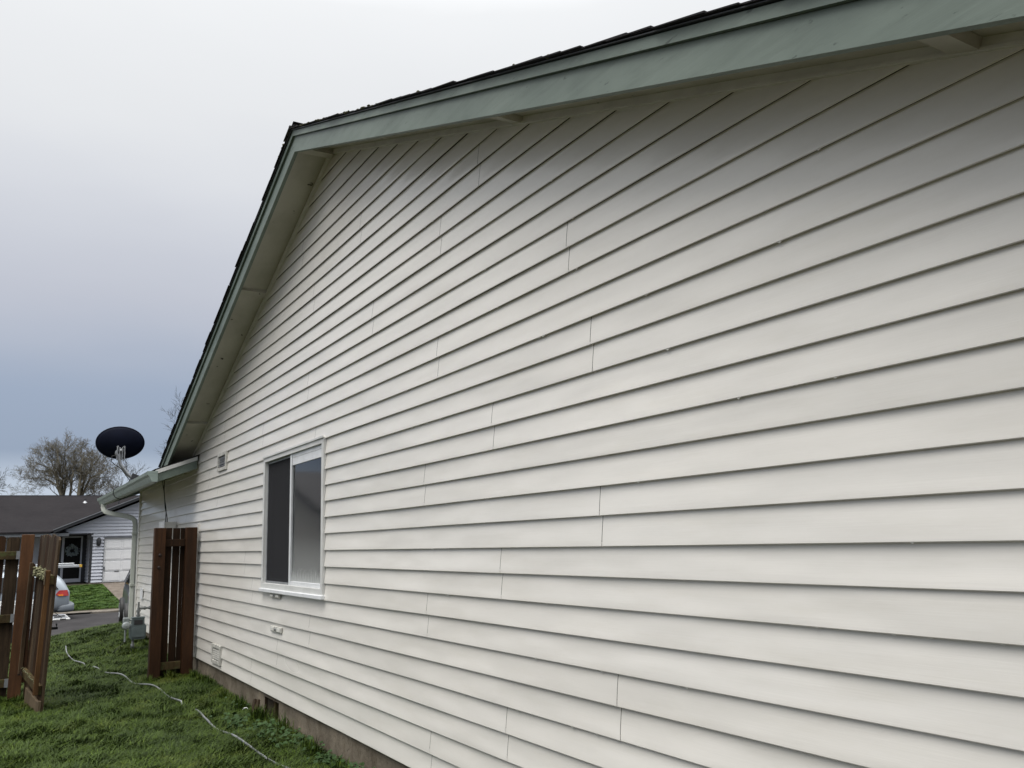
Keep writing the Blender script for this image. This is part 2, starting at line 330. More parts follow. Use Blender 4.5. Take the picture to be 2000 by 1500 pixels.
# far kerb: pieces with joints
kb = MB()
for i in range(-16, 24):
    x0 = i*2.4; zt = -2.18
    kb.prism([(35.5, -2.40), (35.5, -2.215), (35.53, -2.185), (35.95, -2.175), (35.95, -2.40)], 0, x0+.006, x0+2.394)
tag(kb.build('kerb', M['kerb']), kind='structure')
kn = MB()
for i in range(-16, 24): kn.prism([(23.6, -2.5), (23.6, -2.24), (23.97, -2.25), (24.0, -2.28), (24.0, -2.5)], 0, i*2.4+.006, i*2.4+2.394)
tag(kn.build('near_kerb', M['kerb']), kind='structure')
# storm drain inlet in the far kerb
dr = thing('storm_drain', 'dark storm drain slot in the kerb across the street', 'drain', (2.6, 35.48, -2.3))
MB().box(2.28, 3.15, 35.47, 35.496, -2.32, -2.205).build('inlet', M['dark'], dr)
MB().box(3.15, 3.2, 35.44, 35.498, -2.325, -2.19).build('inlet_edge', M['kerb'], dr); MB().box(2.25, 3.2, 35.44, 35.5, -2.205, -2.19).build('inlet_hood', M['kerb'], dr)

# ------------------------------------------------------------------ the house
W = 2.22386                      # wall plane
ZL = [z-1.56 for z in [0.2283, 0.3565, 0.4851, 0.614 , 0.7406, 0.8709, 1.0001, 1.1291, 1.2566, 1.3854, 1.5126, 1.6429, 1.769 , 1.8961, 2.0224, 2.1493, 2.2728, 2.3975, 2.5234, 2.6507, 2.7774, 2.8995, 3.0268, 3.153 , 3.2794, 3.4061, 3.5347, 3.6678, 3.7905, 3.9162, 4.0447, 4.173 , 4.3002, 4.429 , 4.562 , 4.6861, 4.8131, 4.9401]]
AY, PIT = 6.40, .374             # apex position along the wall, roof pitch
def rz(y, top): return top-PIT*abs(y-AY)
YR, YL = 0.15, 12.45             # rear and front ends of the gable roof
Y0, Y1 = 0.55, 16.80             # wall corners
house = thing('ranch_house', 'ivory lap sided gabled house with sage green trim filling the right side', 'house', (W, 8.0, -1.6))
# backing wall
bk = MB(); XB = W+.004
bk.prism([(Y0, -1.30), (Y1, -1.30), (Y1, 1.16), (12.1, 1.16), (AY, 3.29), (Y0, 1.10)], 0, W+.16, W+.20)
# backing with window hole: four boxes plus upper gable
bk.box(XB, W+.15, Y0, 6.52, -1.30, .84); bk.box(XB, W+.15, 8.28, Y1-.02, -1.30, .84); bk.box(XB, W+.15, 6.52, 8.28, -1.30, -.385)
bk.prism([(Y0, .84), (Y1-.02, .84), (Y1-.02, 1.10), (12.0, 1.17), (AY, 3.27), (Y0, 1.09)], 0, XB, W+.15)
wall = bk.build('gable_wall', M['dark'], house)
MB().box(W+.2, W+10, Y1-.1, Y1, -1.3, 1.2).build('front_wall', M['vinyl_trim'], house)
MB().box(W+.2, W+10, Y0, Y0+.1, -1.3, 1.0).build('rear_wall', M['vinyl_trim'], house)
# joints
JT = {24: [4.40], 20: [3.07, 6.99, 10.12], 22: [5.505, 9.6], 18: [4.466, 8.42], 16: [2.92, 6.78, 10.9], 14: [3.82, 10.41, 14.4], 12: [4.67, 12.31], 10: [2.916, 13.6],
      8: [3.774, 9.02, 15.0], 6: [4.655, 8.70, 12.6], 4: [2.857, 6.87, 10.6, 14.9], 2: [3.764, 7.78, 13.8], 0: [4.633, 8.66, 12.9], 26: [6.86, 3.9], 28: [5.745], 30: [7.2], 32: [5.2]}
GAPY = 11.40    # vertical trim behind the fence panel, rows below the fence top
def prof(k):
    z0, z1 = ZL[k], ZL[k+1]; h = z1-z0
    face = [(-.0158, z0+.0028), (-.0154, z0+.010), (-.0120, z0+.25*h), (-.0074, z0+.52*h), (-.0034, z0+.80*h), (-.0004, z1+.005)]
    under = [(.003, z0+.020), (-.0050, z0+.0060), (-.0130, z0-.0002), (-.0158, z0+.0028)]
    return face, under
def lap_mesh(b, k, fa, fb, zlo=-9, zhi=9, seed=0):
    # fa(z), fb(z): y limits as functions of height
    face, under = prof(k)
    for pr, sm in ((face, True), (under, False)):
        pr2 = []
        for i, (o, z) in enumerate(pr):
            z_ = min(max(z, zlo), zhi); pr2.append((o, z_))
        if pr2[0][1] == pr2[-1][1]: continue
        mid = sum(z for _, z in pr2)/len(pr2); n = max(1, int((fb(mid)-fa(mid))/.45)); vs = []; fs = []; m_ = len(pr2)
        for o, z in pr2:
            ya, yb = fa(z), fb(z)
            if yb < ya: ya = yb = (ya+yb)/2
            for j in range(n+1):
                y = ya+(yb-ya)*j/n
                wv = .0030*mn.noise(Vector((y*.9, k*3.7, 0)))+.0012*mn.noise(Vector((y*2.7, k*1.3, 5)))
                if y > 11.5: wv += .004*mn.noise(Vector((y*1.5, k*2.1, 9)))
                dz = .0022*mn.noise(Vector((y*.6, k*5.1, 3))) if zlo < z < zhi else 0
                vs.append((W+o+wv*(1 if o < -.003 else 0), y, z+dz))
        for i in range(m_-1):
            for j in range(n): fs.append((i*(n+1)+j, (i+1)*(n+1)+j, (i+1)*(n+1)+j+1, i*(n+1)+j+1))
        b.add(vs, fs, sm)
WZ0, WZ1, WY0, WY1 = -.40, .852, 6.505, 8.30
for k in range(0, 36):
    zc = (ZL[k]+ZL[k+1])/2; TOP = 3.262
    if ZL[k] > TOP-.02: break
    lim = [Y0+.03, Y1-.06]
    cuts = sorted(j for j in JT.get(k - k % 2, []))
    off = (.004 if k % 2 else -.004)
    def ra(z): return max(Y0+.03, AY-(TOP-z)/PIT)
    def rb(z): return max(AY-.0, min(Y1-.06, AY+(TOP-z)/PIT)) if z > 1.12 else Y1-.06
    zA, zB = ZL[k], ZL[k+1]
    segs = []; edges = [ra]
    ymin, ymax = ra(zA), rb(zA)
    for j in cuts:
        if ymin+.25 < j < ymax-.25:
            def jc(z, j=j+off, zA=zA, zB=zB):
                t = min(1, max(0, (z-zA)/(zB-zA))); return j+.016*(t-.5)**2*-1+.002
            edges.append(jc)
    edges.append(rb)
    for a, b_ in zip(edges[:-1], edges[1:]):
        g = .0034
        fa = (lambda z, a=a, e=(a is ra): a(z)+(0 if e else g)); fb = (lambda z, b_=b_: b_(z))
        # splits: window and gate trim
        pieces = [(fa, fb)]
        def split(pieces, c0, c1):
            out = []
            for p, q in pieces:
                pm, qm = p(zA), q(zA)
                if qm <= c0 or pm >= c1: out.append((p, q)); continue
                if pm < c0: out.append((p, lambda z, c0=c0, q=q: min(c0, q(z))))
                if qm > c1: out.append((lambda z, c1=c1, p=p: max(c1, p(z)), q))
            return out
        inwin = zB > WZ0+.01 and zA < WZ1-.01
        if inwin: pieces = split(pieces, WY0, WY1)
        if zB < .30: pieces = split(pieces, GAPY, GAPY+.06)
        for p, q in pieces:
            if q(zA)-p(zA) < .01: continue
            mb = MB(); lap_mesh(mb, k, p, q)
            if inwin:      # rows only partly hidden by the window keep a strip above or below it
                pass
            mb.build('siding_board', M['vinyl'], wall, fix=False)
        if inwin and (zA < WZ0 or zB > WZ1):
            p0, q0 = max(fa(zA), WY0), min(fb(zA), WY1)
            if q0-p0 > .05:
                mb = MB(); lap_mesh(mb, k, lambda z: p0, lambda z: q0, *((-9, WZ0+.004) if zA < WZ0 else (WZ1-.004, 9)))
                mb.build('siding_board', M['vinyl'], wall, fix=False)
# little hook tabs and drips under some laps
tb = MB()
for _ in range(150):
    k = rng.randrange(1, 30); y = rng.uniform(1.0, 6.5)
    if k % 2 == 0 and rz(y, 3.1) > ZL[k]:
        z = ZL[k]; l = rng.uniform(.006, .012)
        tb.add([(W-.0155, y-l, z+.001), (W-.0155, y+l, z+.001), (W-.014, y, z-rng.uniform(.003, .006)), (W-.009, y-l, z+.001), (W-.009, y+l, z+.001)], [(0, 1, 2), (3, 4, 2), (0, 3, 2), (1, 4, 2)])
tag(tb.build('weep_tabs', M['vinyl_trim'], wall), kind='stuff')
# trims
MB().box(W-.026, W+.003, Y1-.09, Y1+.02, -1.34, 1.06, bev=.003).build('corner_trim', M['vinyl_trim'], house)
MB().box(W-.026, W+.003, Y0-.02, Y0+.07, -1.34, .98, bev=.003).build('corner_trim', M['vinyl_trim'], house)
MB().box(W-.024, W+.003, GAPY+.004, GAPY+.056, -1.335, .31, bev=.003).build('gate_trim', M['vinyl_trim'], house)
for sgn in (1, -1):
    ye = YR+.42 if sgn < 0 else 12.0
    a, b_ = (AY, 3.262), (ye, rz(ye, 3.262)); c, d = (ye, rz(ye, 3.285)), (AY, 3.285)
    MB().prism([(AY, 3.247), (ye, rz(ye, 3.247)), c, d], 0, W-.034, W-.002).build('rake_trim', M['vinyl_trim'], house)
    # second thin lip
    MB().prism([(AY, 3.243), (ye, rz(ye, 3.243)), (ye, rz(ye, 3.254)), (AY, 3.254)], 0, W-.040, W-.0345).build('trim_lip', M['vinyl_trim'], house)

# roof: deck, soffit, fascia, shingles
OH = .335
XF = W-OH
roof = MB()
X1 = W+10.5
for sgn in (1, -1):
    ye = YL if sgn > 0 else YR
    roof.prism([(AY, 3.338), (ye, rz(ye, 3.338)), (ye, rz(ye, 3.381)), (AY, 3.381)], 0, XF+.04, X1)
roofo = roof.build('roof', M['charcoal'], house)
for sgn in (1, -1):
    ye = YL-.02 if sgn > 0 else YR
    MB().prism([(AY, 3.283), (ye, rz(ye, 3.283)), (ye, rz(ye, 3.336)), (AY, 3.336)], 0, XF+.012, W+.01).build('soffit', M['soffit'], house)
    ye = YL if sgn > 0 else YR
    MB().prism([(AY, 3.195), (ye, rz(ye, 3.195)), (ye, rz(ye, 3.328)), (AY, 3.328)], 0, XF, XF+.03).build('fascia_board', M['green'], house)
    MB().prism([(AY, 3.330), (ye, rz(ye, 3.330)), (ye, rz(ye, 3.377)), (AY, 3.377)], 0, XF-.018, XF+.03).build('rake_moulding', M['green'], house)
    MB().prism([(AY, 3.379), (ye+.01*sgn, rz(ye, 3.379)), (ye+.01*sgn, rz(ye, 3.384)), (AY, 3.384)], 0, XF-.032, XF+.1).build('drip_edge', M['charcoal'], house)
# lookout blocks under the soffit
for y, th in ((8.35, 1), (11.02, 1), (6.36, 0), (3.42, -1), (1.12, -1)):
    if th == 0:
        MB().prism([(y-.045, 3.20), (y+.045, 3.20), (y+.045, 3.28), (y-.045, 3.28)], 0, XF+.03, W-.033).build('lookout', M['soffit'], house)
    else:
        z = rz(y, 3.282); c, s_ = math.cos(math.atan(PIT)), -th*math.sin(math.atan(PIT))
        pts = [(-.044, -.034), (.044, -.034), (.044, 0), (-.044, 0)]
        MB().prism([(y+a*c-b_*s_, z+a*s_+b_*c) for a, b_ in pts], 0, XF+.031, W-.033).build('lookout', M['soffit'], house)
# shingle courses: overlapping slabs with uneven rake edges
def slab(mb, y, zt, th, w_, sgn, x0, x1, lift):
    c = math.cos(math.atan(PIT)); s_ = math.sin(math.atan(PIT))
    # lower end at y, runs up-slope
    up = -sgn
    a = (y, zt+lift); b_ = (y+up*w_*c, zt+w_*s_+.002)
    pts = [a, b_, (b_[0], b_[1]+.004), (a[0], a[1]+th)]
    mb.prism(pts, 0, x0, x1)
for sgn in (1, -1):
    span = (YL-AY+.02) if sgn > 0 else (AY-YR+.02)
    n = int(span/.134)
    for i in range(n):
        y = AY+sgn*(span-i*.134); zt = rz(y, 3.387)
        mb = MB(); x = XF-.042+rng.uniform(-.010, .008)
        sags = rng.uniform(0, .006)
        while x < XF+1.6:
            wd = rng.uniform(.2, .4); slab(mb, y+sgn*rng.uniform(-.004, .006), zt, rng.uniform(.004, .009), .27, sgn, x, x+wd-.004, rng.uniform(.001, .004)+(sags if x < XF+.1 else 0)); x += wd
        slab(mb, y, zt, .009, .27, sgn, x, X1, .005)
        mb.build('shingle_course', M['shingle'], roofo)
rc = MB()
x = XF-.05
while x < X1:
    for sgn in (1, -1):
        rc.prism([(AY-.012*sgn, 3.404), (AY+sgn*.16, rz(AY+sgn*.16, 3.404)), (AY+sgn*.16, rz(AY+sgn*.16, 3.411)), (AY-.012*sgn, 3.413)], 0, x, x+.28)
    x += .142 if x < XF+1 else .9
rc.build('ridge_cap', M['shingle'], roofo)
# moss along the rake edge near the ridge
ms = MB()
def blob(mb, c, r_, n=6, seed=0):
    pr = [(0.01*r_, -.7*r_), (.8*r_, -.3*r_), (r_, .1*r_), (.6*r_, .6*r_), (.02*r_, .85*r_)]
    mb.lathe([(a*rng.uniform(.75, 1.2)+1e-4, h) for a, h in pr], c, (rng.uniform(-.3, .3), rng.uniform(-.3, .3), 1), n)
for _ in range(300):
    y = AY-abs(rng.gauss(0, 1.15)); 
    if y < 1: continue
    dens = rng.random(); r_ = rng.uniform(.004, .011) if dens < .85 else rng.uniform(.010, .015)
    blob(ms, (XF-.04+abs(rng.gauss(0, .03)), y, rz(y, 3.398)+rng.uniform(-.006, .003)), r_)
for _ in range(70):
    y = AY+abs(rng.gauss(0, .12)); blob(ms, (XF-.04+abs(rng.gauss(0, .04)), y, rz(y, 3.400)), rng.uniform(.006, .014))
tag(ms.build('moss', M['moss'], roofo), kind='stuff')

# front wing roof over the wall beyond the main gable: slopes down towards the neighbour side
GX = 1.69; GZ = .93; WY = 11.58; GYE = 17.75
def wz(x, base): return base+.37*(x-GX)
wr = MB(); wr.prism([(GX+.02, wz(GX+.02, GZ+.03)), (W+4.0, wz(W+4.0, GZ+.03)), (W+4.0, wz(W+4.0, GZ+.075)), (GX+.02, wz(GX+.02, GZ+.075))], 1, WY+.03, GYE)
wr.prism([(W+4.0, wz(W+4.0, GZ+.03)), (W+8.5, wz(W-.5, GZ+.03)), (W+8.5, wz(W-.5, GZ+.075)), (W+4.0, wz(W+4.0, GZ+.075))], 1, WY+.03, GYE)
wro = wr.build('wing_roof', M['charcoal'], house)
for i in range(34):
    x = GX-.01+i*.125; mb = MB(); c_ = .93
    y = WY-.01+rng.uniform(-.008, .008)
    while y < GYE+.02:
        wd = min(rng.uniform(.3, .5), GYE+.03-y); 
        mb.prism([(x, wz(x, GZ+.082)+rng.uniform(.002, .006)), (x+.25, wz(x+.25, GZ+.079)), (x+.25, wz(x+.25, GZ+.083)), (x, wz(x, GZ+.092))], 1, y, y+max(.02, wd-.004)); y += wd
    mb.build('shingle_course', M['shingle'], wro)
MB().prism([(GX, wz(GX, GZ-.085)), (W-.028, wz(W-.028, GZ-.085)), (W-.028, wz(W-.028, GZ+.022)), (GX, wz(GX, GZ+.022))], 1, WY, WY+.03).build('wing_fascia', M['green'], house)
MB().prism([(GX+.0, wz(GX, GZ+.024)), (W-.028, wz(W-.028, GZ+.024)), (W-.028, wz(W-.028, GZ+.074)), (GX, wz(GX, GZ+.074))], 1, WY-.015, WY+.03).build('wing_moulding', M['dirty_frame'], house)
MB().box(GX+.02, GX+.045, WY+.03, GYE, GZ-.075, GZ+.03).build('wing_fascia', M['green'], house)
MB().prism([(GX+.046, wz(GX, GZ+.012)), (W-.028, wz(W-.028, GZ+.0)), (W-.028, wz(W-.028, GZ+.016)), (GX+.046, wz(GX+.04, GZ+.014))], 1, WY+.032, GYE-.02).build('wing_soffit', M['soffit'], house)
MB().box(W-.032, W-.004, 11.72, Y1-.02, 1.035, 1.075).build('frieze_trim', M['vinyl_trim'], house)
# front rake of the wing
MB().prism([(GX+.02, wz(GX+.02, GZ-.085)), (W+3.9, wz(W+3.9, GZ-.085)), (W+3.9, wz(W+3.9, GZ+.03)), (GX+.02, wz(GX+.02, GZ+.03))], 1, GYE-.001, GYE+.03).build('wing_fascia', M['green'], house)
MB().prism([(W+.21, 1.0), (W+3.9, 2.4), (W+7.6, 1.0)], 1, Y1-.09, Y1-.01).build('wing_gable', M['vinyl_trim'], house)
# gutter (K style), end caps
gp = [(GX+.018, GZ+.055), (GX+.018, GZ-.075), (GX-.045, GZ-.075), (GX-.062, GZ-.045), (GX-.075, GZ-.012), (GX-.098, GZ+.012), (GX-.108, GZ+.05), (GX-.098, GZ+.056), (GX-.092, GZ+.048), (GX-.085, GZ+.018), (GX-.060, GZ-.01), (GX-.045, GZ-.062), (GX+.010, GZ-.062), (GX+.010, GZ+.055)]
gut = MB().prism(gp, 1, WY-.04, GYE+.02).build('gutter', M['gutter'], house)
capp = [(GX+.020, GZ+.06), (GX+.020, GZ-.079), (GX-.047, GZ-.079), (GX-.066, GZ-.047), (GX-.079, GZ-.014), (GX-.102, GZ+.010), (GX-.112, GZ+.054)]
MB().prism(capp, 1, WY-.052, WY-.041).build('end_cap', M['gutter'], gut); MB().prism(capp, 1, GYE+.021, GYE+.03).build('end_cap', M['gutter'], gut)
# downspout
def rect_tube(mb, pts, a, b_):
    pts = [Vector(p) for p in pts]; rings = []
    for i, p in enumerate(pts):
        d = (pts[min(i+1, len(pts)-1)]-pts[max(i-1, 0)]).normalized()
        s_ = Vector((.35, .94, 0)); s_ = (s_-d*s_.dot(d)).normalized(); t_ = d.cross(s_)
        rings.append([p+s_*a*cx+t_*b_*cy_ for cx, cy_ in ((-1, -.7), (-.7, -1), (.7, -1), (1, -.7), (1, .7), (.7, 1), (-.7, 1), (-1, .7))])
    n = 8; vs = [v for r_ in rings for v in r_]
    mb.add(vs, [(i*n+k, i*n+(k+1) % n, (i+1)*n+(k+1) % n, (i+1)*n+k) for i in range(len(pts)-1) for k in range(n)]+[tuple(range(n)), tuple(range(len(vs)-n, len(vs)))])
ds = MB(); rect_tube(ds, [(1.665, 17.42, .87), (1.665, 17.42, .80), (1.675, 17.40, .75), (1.71, 17.37, .715), (1.77, 17.32, .69), (2.06, 17.03, .61), (2.12, 16.975, .58), (2.155, 16.945, .53), (2.165, 16.935, .46), (2.165, 16.935, -1.35), (2.14, 16.95, -1.45), (2.05, 17.02, -1.5)], .031, .042)
dso = ds.build('downspout', M['downspout'], house)
for z in (.30, -.62): MB().box(2.115, W+.0, 16.885, 16.99, z-.02, z+.02).build('strap', M['downspout'], dso)

# foundation with crawl-space hole
fd = MB(); FX = W+.012
joints = [Y0-.02, 3.4, 5.95, 7.775]
for a, b_ in zip(joints[:-1], joints[1:]): fd.box(FX, FX+.2, a+.003, b_-.003, -2.2, -1.30, bev=.004)
for a, b_ in ((8.235, 8.93), (8.93, 11.55), (11.55, 14.2), (14.2, Y1+.02)): fd.box(FX, FX+.2, a+.003, b_-.003, -2.2, -1.30, bev=.004)
fd.box(FX+.002, FX+.198, 7.77, 8.24, -1.375, -1.30); fd.box(FX+.03, FX+.19, Y0, 7.7, -2.1, -1.31); fd.box(FX+.03, FX+.19, 8.25, Y1-.1, -2.1, -1.31)
fd.build('foundation', M['concrete'], house)
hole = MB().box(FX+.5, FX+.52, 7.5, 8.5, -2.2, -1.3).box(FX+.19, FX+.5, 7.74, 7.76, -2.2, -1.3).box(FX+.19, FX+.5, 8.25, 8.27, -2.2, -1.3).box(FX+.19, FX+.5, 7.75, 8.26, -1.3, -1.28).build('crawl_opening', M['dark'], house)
MB().box(FX+.03, FX+.07, 7.98, 8.03, -1.60, -1.376).build('opening_post', M['rail'], house)
MB().box(FX+.004, FX+.03, 8.236, 8.25, -1.62, -1.376).build('opening_frame', M['board_old'], house)

# window
win = MB()
def ring(mb, y0, y1, z0, z1, w_, xa, xb, wb=None):
    wb = wb or w_
    mb.box(xa, xb, y0, y0+w_, z0, z1, bev=.002); mb.box(xa, xb, y1-w_, y1, z0, z1, bev=.002); mb.box(xa, xb, y0+w_+.0005, y1-w_-.0005, z1-w_, z1, bev=.002); mb.box(xa, xb, y0+w_+.0005, y1-w_-.0005, z0, z0+wb, bev=.002)
ring(win, 6.507, 8.298, -.398, .85, .048, W-.030, W+.07, .055)
wino = win.build('window', M['dirty_frame'], house)
MB().box(W-.046, W-.004, 6.49, 8.315, -.425, -.392, bev=.004).build('window_sill', M['white_frame'], wino)
MB().box(W-.040, W-.031, 6.50, 8.30, .842, .862, bev=.002).build('head_flange', M['dirty_frame'], wino)
b = MB(); ring(b, 6.556, 7.44, -.342, .80, .034, W-.012, W+.014); b.box(W-.010, W+.012, 6.591, 7.405, .70, .765); b.build('fixed_sash', M['white_frame'], wino)
b = MB(); ring(b, 7.40, 8.249, -.342, .80, .040, W+.022, W+.046); b.build('sliding_sash', M['grey_trim'], wino)
b = MB(); ring(b, 7.43, 8.249, -.342, .80, .018, W+.002, W+.012); b.build('screen_frame', M['galv'], wino)
MB().box(W-.018, W-.013, 7.40, 7.442, -.342, .80).build('meeting_rail', M['white_frame'], wino)
MB().box(W-.001, W+.003, 6.589, 7.407, -.309, .70).build('glass_pane', M['glass_fog'], wino)
MB().box(W+.032, W+.036, 7.44, 8.21, -.302, .762).build('glass_pane', M['glass'], wino)
# insect screen: a fine mesh of threads in front of the sliding sash
def screenm():
    m_, nt_, b_ = new_mat('screen mesh'); nt_.nodes.remove(b_); out = nt_.nodes['Material Output']
    d = nt_.nodes.new('ShaderNodeBsdfDiffuse'); d.inputs[0].default_value = (.045, .045, .048, 1); t = nt_.nodes.new('ShaderNodeBsdfTransparent'); x = nt_.nodes.new('ShaderNodeMixShader')
    x.inputs[0].default_value = .35; nt_.links.new(d.outputs[0], x.inputs[2]); nt_.links.new(t.outputs[0], x.inputs[1]); nt_.links.new(x.outputs[0], out.inputs[0])
    n_ = nodes_noise(nt_, 3, 4); r_ = nt_.nodes.new('ShaderNodeMapRange'); r_.inputs['To Min'].default_value = .55; r_.inputs['To Max'].default_value = .8; nt_.links.new(n_.outputs['Fac'], r_.inputs['Value']); nt_.links.new(r_.outputs[0], x.inputs[0]); return m_
MB().box(W+.006, W+.0065, 7.449, 8.231, -.324, .782).build('insect_screen', screenm(), wino)
MB().box(W+.10, W+.105, 6.55, 7.12, -.36, .81).build('curtain', M['blind'], wino)
rm = MB(); rm.box(W+1.6, W+1.62, 5.5, 9.3, -1.2, 1.0); rm.box(W+.16, W+1.6, 5.5, 5.52, -1.2, 1.0); rm.box(W+.16, W+1.6, 9.28, 9.3, -1.2, 1.0); rm.box(W+.16, W+1.6, 5.5, 9.3, 1.0, 1.02); rm.box(W+.16, W+1.6, 5.5, 9.3, -1.22, -1.2)
rm.build('room_shell', M['room'], house)

# small fittings on the wall (each fixed to the wall: parts)
def vent(y0, y1, z0, z1, depth=.016):
    b = MB(); ring(b, y0, y1, z0, z1, .038, W-.016-depth, W-.004); v = b.build('wall_vent', M['vent'], house)
    MB().box(W-.006, W-.003, y0+.04, y1-.04, z0+.04, z1-.04).build('vent_back', M['dark'], v)
    n = 5
    for i in range(n):
        z = z0+.05+(z1-z0-.1)*(i+.5)/n; MB().prism([(W-.010, z+.006), (W-.026, z-.010), (W-.026, z-.006), (W-.010, z+.010)], 1, y0+.046, y1-.046).build('louvre', M['vent'] if z0 < 0 else M['grey_trim'], v)
    return v
vent(9.93, 10.37, .885, 1.095)
vent(9.93, 10.36, -1.285, -1.075)
def fitting(y0, y1, z0, z1):
    v = MB().box(W-.027, W-.008, y0, y1, z0, z1, bev=.004).build('fixing_plate', M['vent'], house)
    ym = (y0+y1)/2; zm = (z0+z1)/2
    MB().box(W-.031, W-.0275, y0+.02, ym-.05, z0+.01, z1-.01, bev=.0015).build('cover', M['vinyl_trim'], v)
    MB().box(W-.031, W-.0275, ym+.05, y1-.02, z0+.01, z1-.01, bev=.0015).build('cover', M['vinyl_trim'], v)
    MB().tube([(W-.027, ym, zm), (W-.038, ym, zm)], .012, 10).build('knob', M['galv'], v)
fitting(7.62, 7.95, -.765, -.715)
fitting(7.69, 7.99, -.468, -.428)

# ------------------------------------------------------------------ junction box and cables
jb = thing('junction_box', 'white utility box with two black wires on the wall behind the right fence panel', 'utility box', (2.13, 13.2, .1))
MB().box(2.05, W-.015, 12.98, 13.4, .0, .385, bev=.006).build('box_body', M['vinyl_trim'], jb); MB().box(2.035, 2.049, 12.97, 13.41, .02, .40, bev=.004).build('box_cover', M['white_frame'], jb)
wires = MB()
for dx, sd_ in ((0, 1), (.02, 5)):
    pts = []
    for i in range(16):
        t = i/15; z = 1.06-t*(1.06-.39); pts.append((W-.05-.04*t+dx*.3, 14.1-.7*t+.05*math.sin(t*6+sd_)+.02*math.sin(t*14+sd_), z))
    pts = [(W-.25, 14.2, 1.03), (W-.12, 14.15, 1.075)]+pts
    wires.tube(pts, .0065, 6)
wires.build('wire', M['black'], jb)
lp = MB(); pts = []
for i in range(15):
    t = i/14; a = math.pi*(.15+1.1*t); pts.append((GX-.02-.115*math.sin(a), 14.9+.10*t, GZ-.0+.105*math.cos(a)))
lp.tube(pts, .006, 6); tag(lp.build('black_cable', M['black']), 'black cable looped round the green gutter left of the wires', 'cable')

# ------------------------------------------------------------------ satellite dish on the wing roof
dish = thing('satellite_dish', 'dark navy oval satellite dish on a bent mast above the gutter', 'satellite dish', (1.78, 14.0, 1.02))
c = Vector((1.525, 14.0, 1.60)); ax = Vector((.05, .93, .37)).normalized()     # points away from us, tilted up
e1 = Vector((1, 0, 0)); e1 = (e1-ax*e1.dot(ax)).normalized(); e2 = ax.cross(e1)
vs = []; fs = []; nr_, na = 8, 40
for side in (0, 1):
    for i in range(nr_+1):
        r_ = i/nr_
        for k in range(na):
            a = 2*math.pi*k/na; h = .085*r_*r_+(.004 if side else 0)
            vs.append(c+e1*math.cos(a)*r_*.338+e2*math.sin(a)*r_*.253+ax*h)
no = (nr_+1)*na
for side in (0, 1):
    for i in range(nr_):
        for k in range(na): fs.append((side*no+i*na+k, side*no+i*na+(k+1) % na, side*no+(i+1)*na+(k+1) % na, side*no+(i+1)*na+k))
for k in range(na): fs.append((nr_*na+k, nr_*na+(k+1) % na, no+nr_*na+(k+1) % na, no+nr_*na+k))
MB().add(vs, fs, True).build('reflector', M['dish'], dish)
rim = [c+e1*math.cos(2*math.pi*k/40)*.34+e2*math.sin(2*math.pi*k/40)*.255+ax*.086 for k in range(41)]
MB().tube(rim, .006, 6, cap=False).build('rim', M['dish'], dish)
cb = c-Vector((0, 0, .13))
MB().lathe([(.001, -.03), (.07, -.028), (.075, -.015), (.075, .0), (.05, .02)], cb-ax*.045, -ax, 24).build('mount_ring', M['galv'], dish)
for dx in (-.05, -.018, .018, .05): MB().box(cb.x+dx-.007, cb.x+dx+.007, cb.y-.12, cb.y-.06, cb.z-.12, cb.z+.07, bev=.002).build('bracket_fin', M['galv'], dish)
for dx in (-.045, .045): MB().tube([(cb.x+dx, cb.y-.09, cb.z+.085), (cb.x+dx, cb.y-.04, cb.z+.085)], .014, 8).build('bolt', M['galv'], dish)
MB().tube([(1.50, 13.90, 1.44), (1.505, 13.9, 1.36), (1.525, 13.9, 1.29), (1.57, 13.9, 1.22), (1.64, 13.9, 1.13), (1.72, 13.9, 1.06)], .024, 12).build('mast', M['galv'], dish)
MB().tube([(1.47, 13.86, 1.42), (1.40, 13.84, 1.40), (1.39, 13.84, 1.32), (1.45, 13.85, 1.27), (1.53, 13.86, 1.22), (1.62, 13.87, 1.10), (1.68, 13.87, 1.02)], .006, 6).build('cable', M['black'], dish)
MB().box(1.66, 1.86, 13.82, 13.98, 1.035, 1.05, rot_about(Vector((1.70, 13.9, 1.04)), 'Y', -math.atan(.37))).build('foot_plate', M['charcoal'], dish)
MB().prism([(1.67, 1.05), (1.83, 1.10), (1.70, 1.15)], 1, 13.86, 13.94).build('foot_bracket', M['charcoal'], dish)

# ------------------------------------------------------------------ gas meter
gm = thing('gas_meter', 'grey green gas meter with pipes beside the white downspout', 'gas meter', (1.93, 14.25, -1.55))
mx_, my_ = 1.925, 14.25
b = MB(); b.prism([(mx_-.085, -1.17), (mx_+.085, -1.17), (mx_+.087, -1.25), (mx_+.115, -1.28), (mx_+.11, -1.45), (mx_+.085, -1.475), (mx_-.085, -1.475), (mx_-.11, -1.45), (mx_-.115, -1.28), (mx_-.087, -1.25)], 1, my_-.06, my_+.07)
b.build('meter_body', M['meter'], gm)
MB().prism([(mx_-.07, -1.30), (mx_+.07, -1.30), (mx_+.095, -1.33), (mx_+.09, -1.44), (mx_-.09, -1.44), (mx_-.095, -1.33)], 1, my_-.078, my_-.0605).build('diaphragm_cover', M['meter'], gm)
MB().box(mx_-.092, mx_+.092, my_-.066, my_+.075, -1.168, -1.150, bev=.003).build('top_flange', M['meter'], gm)
MB().box(mx_-.06, mx_+.06, my_-.0655, my_-.0605, -1.26, -1.19).build('index_window', M['black_frame'], gm)
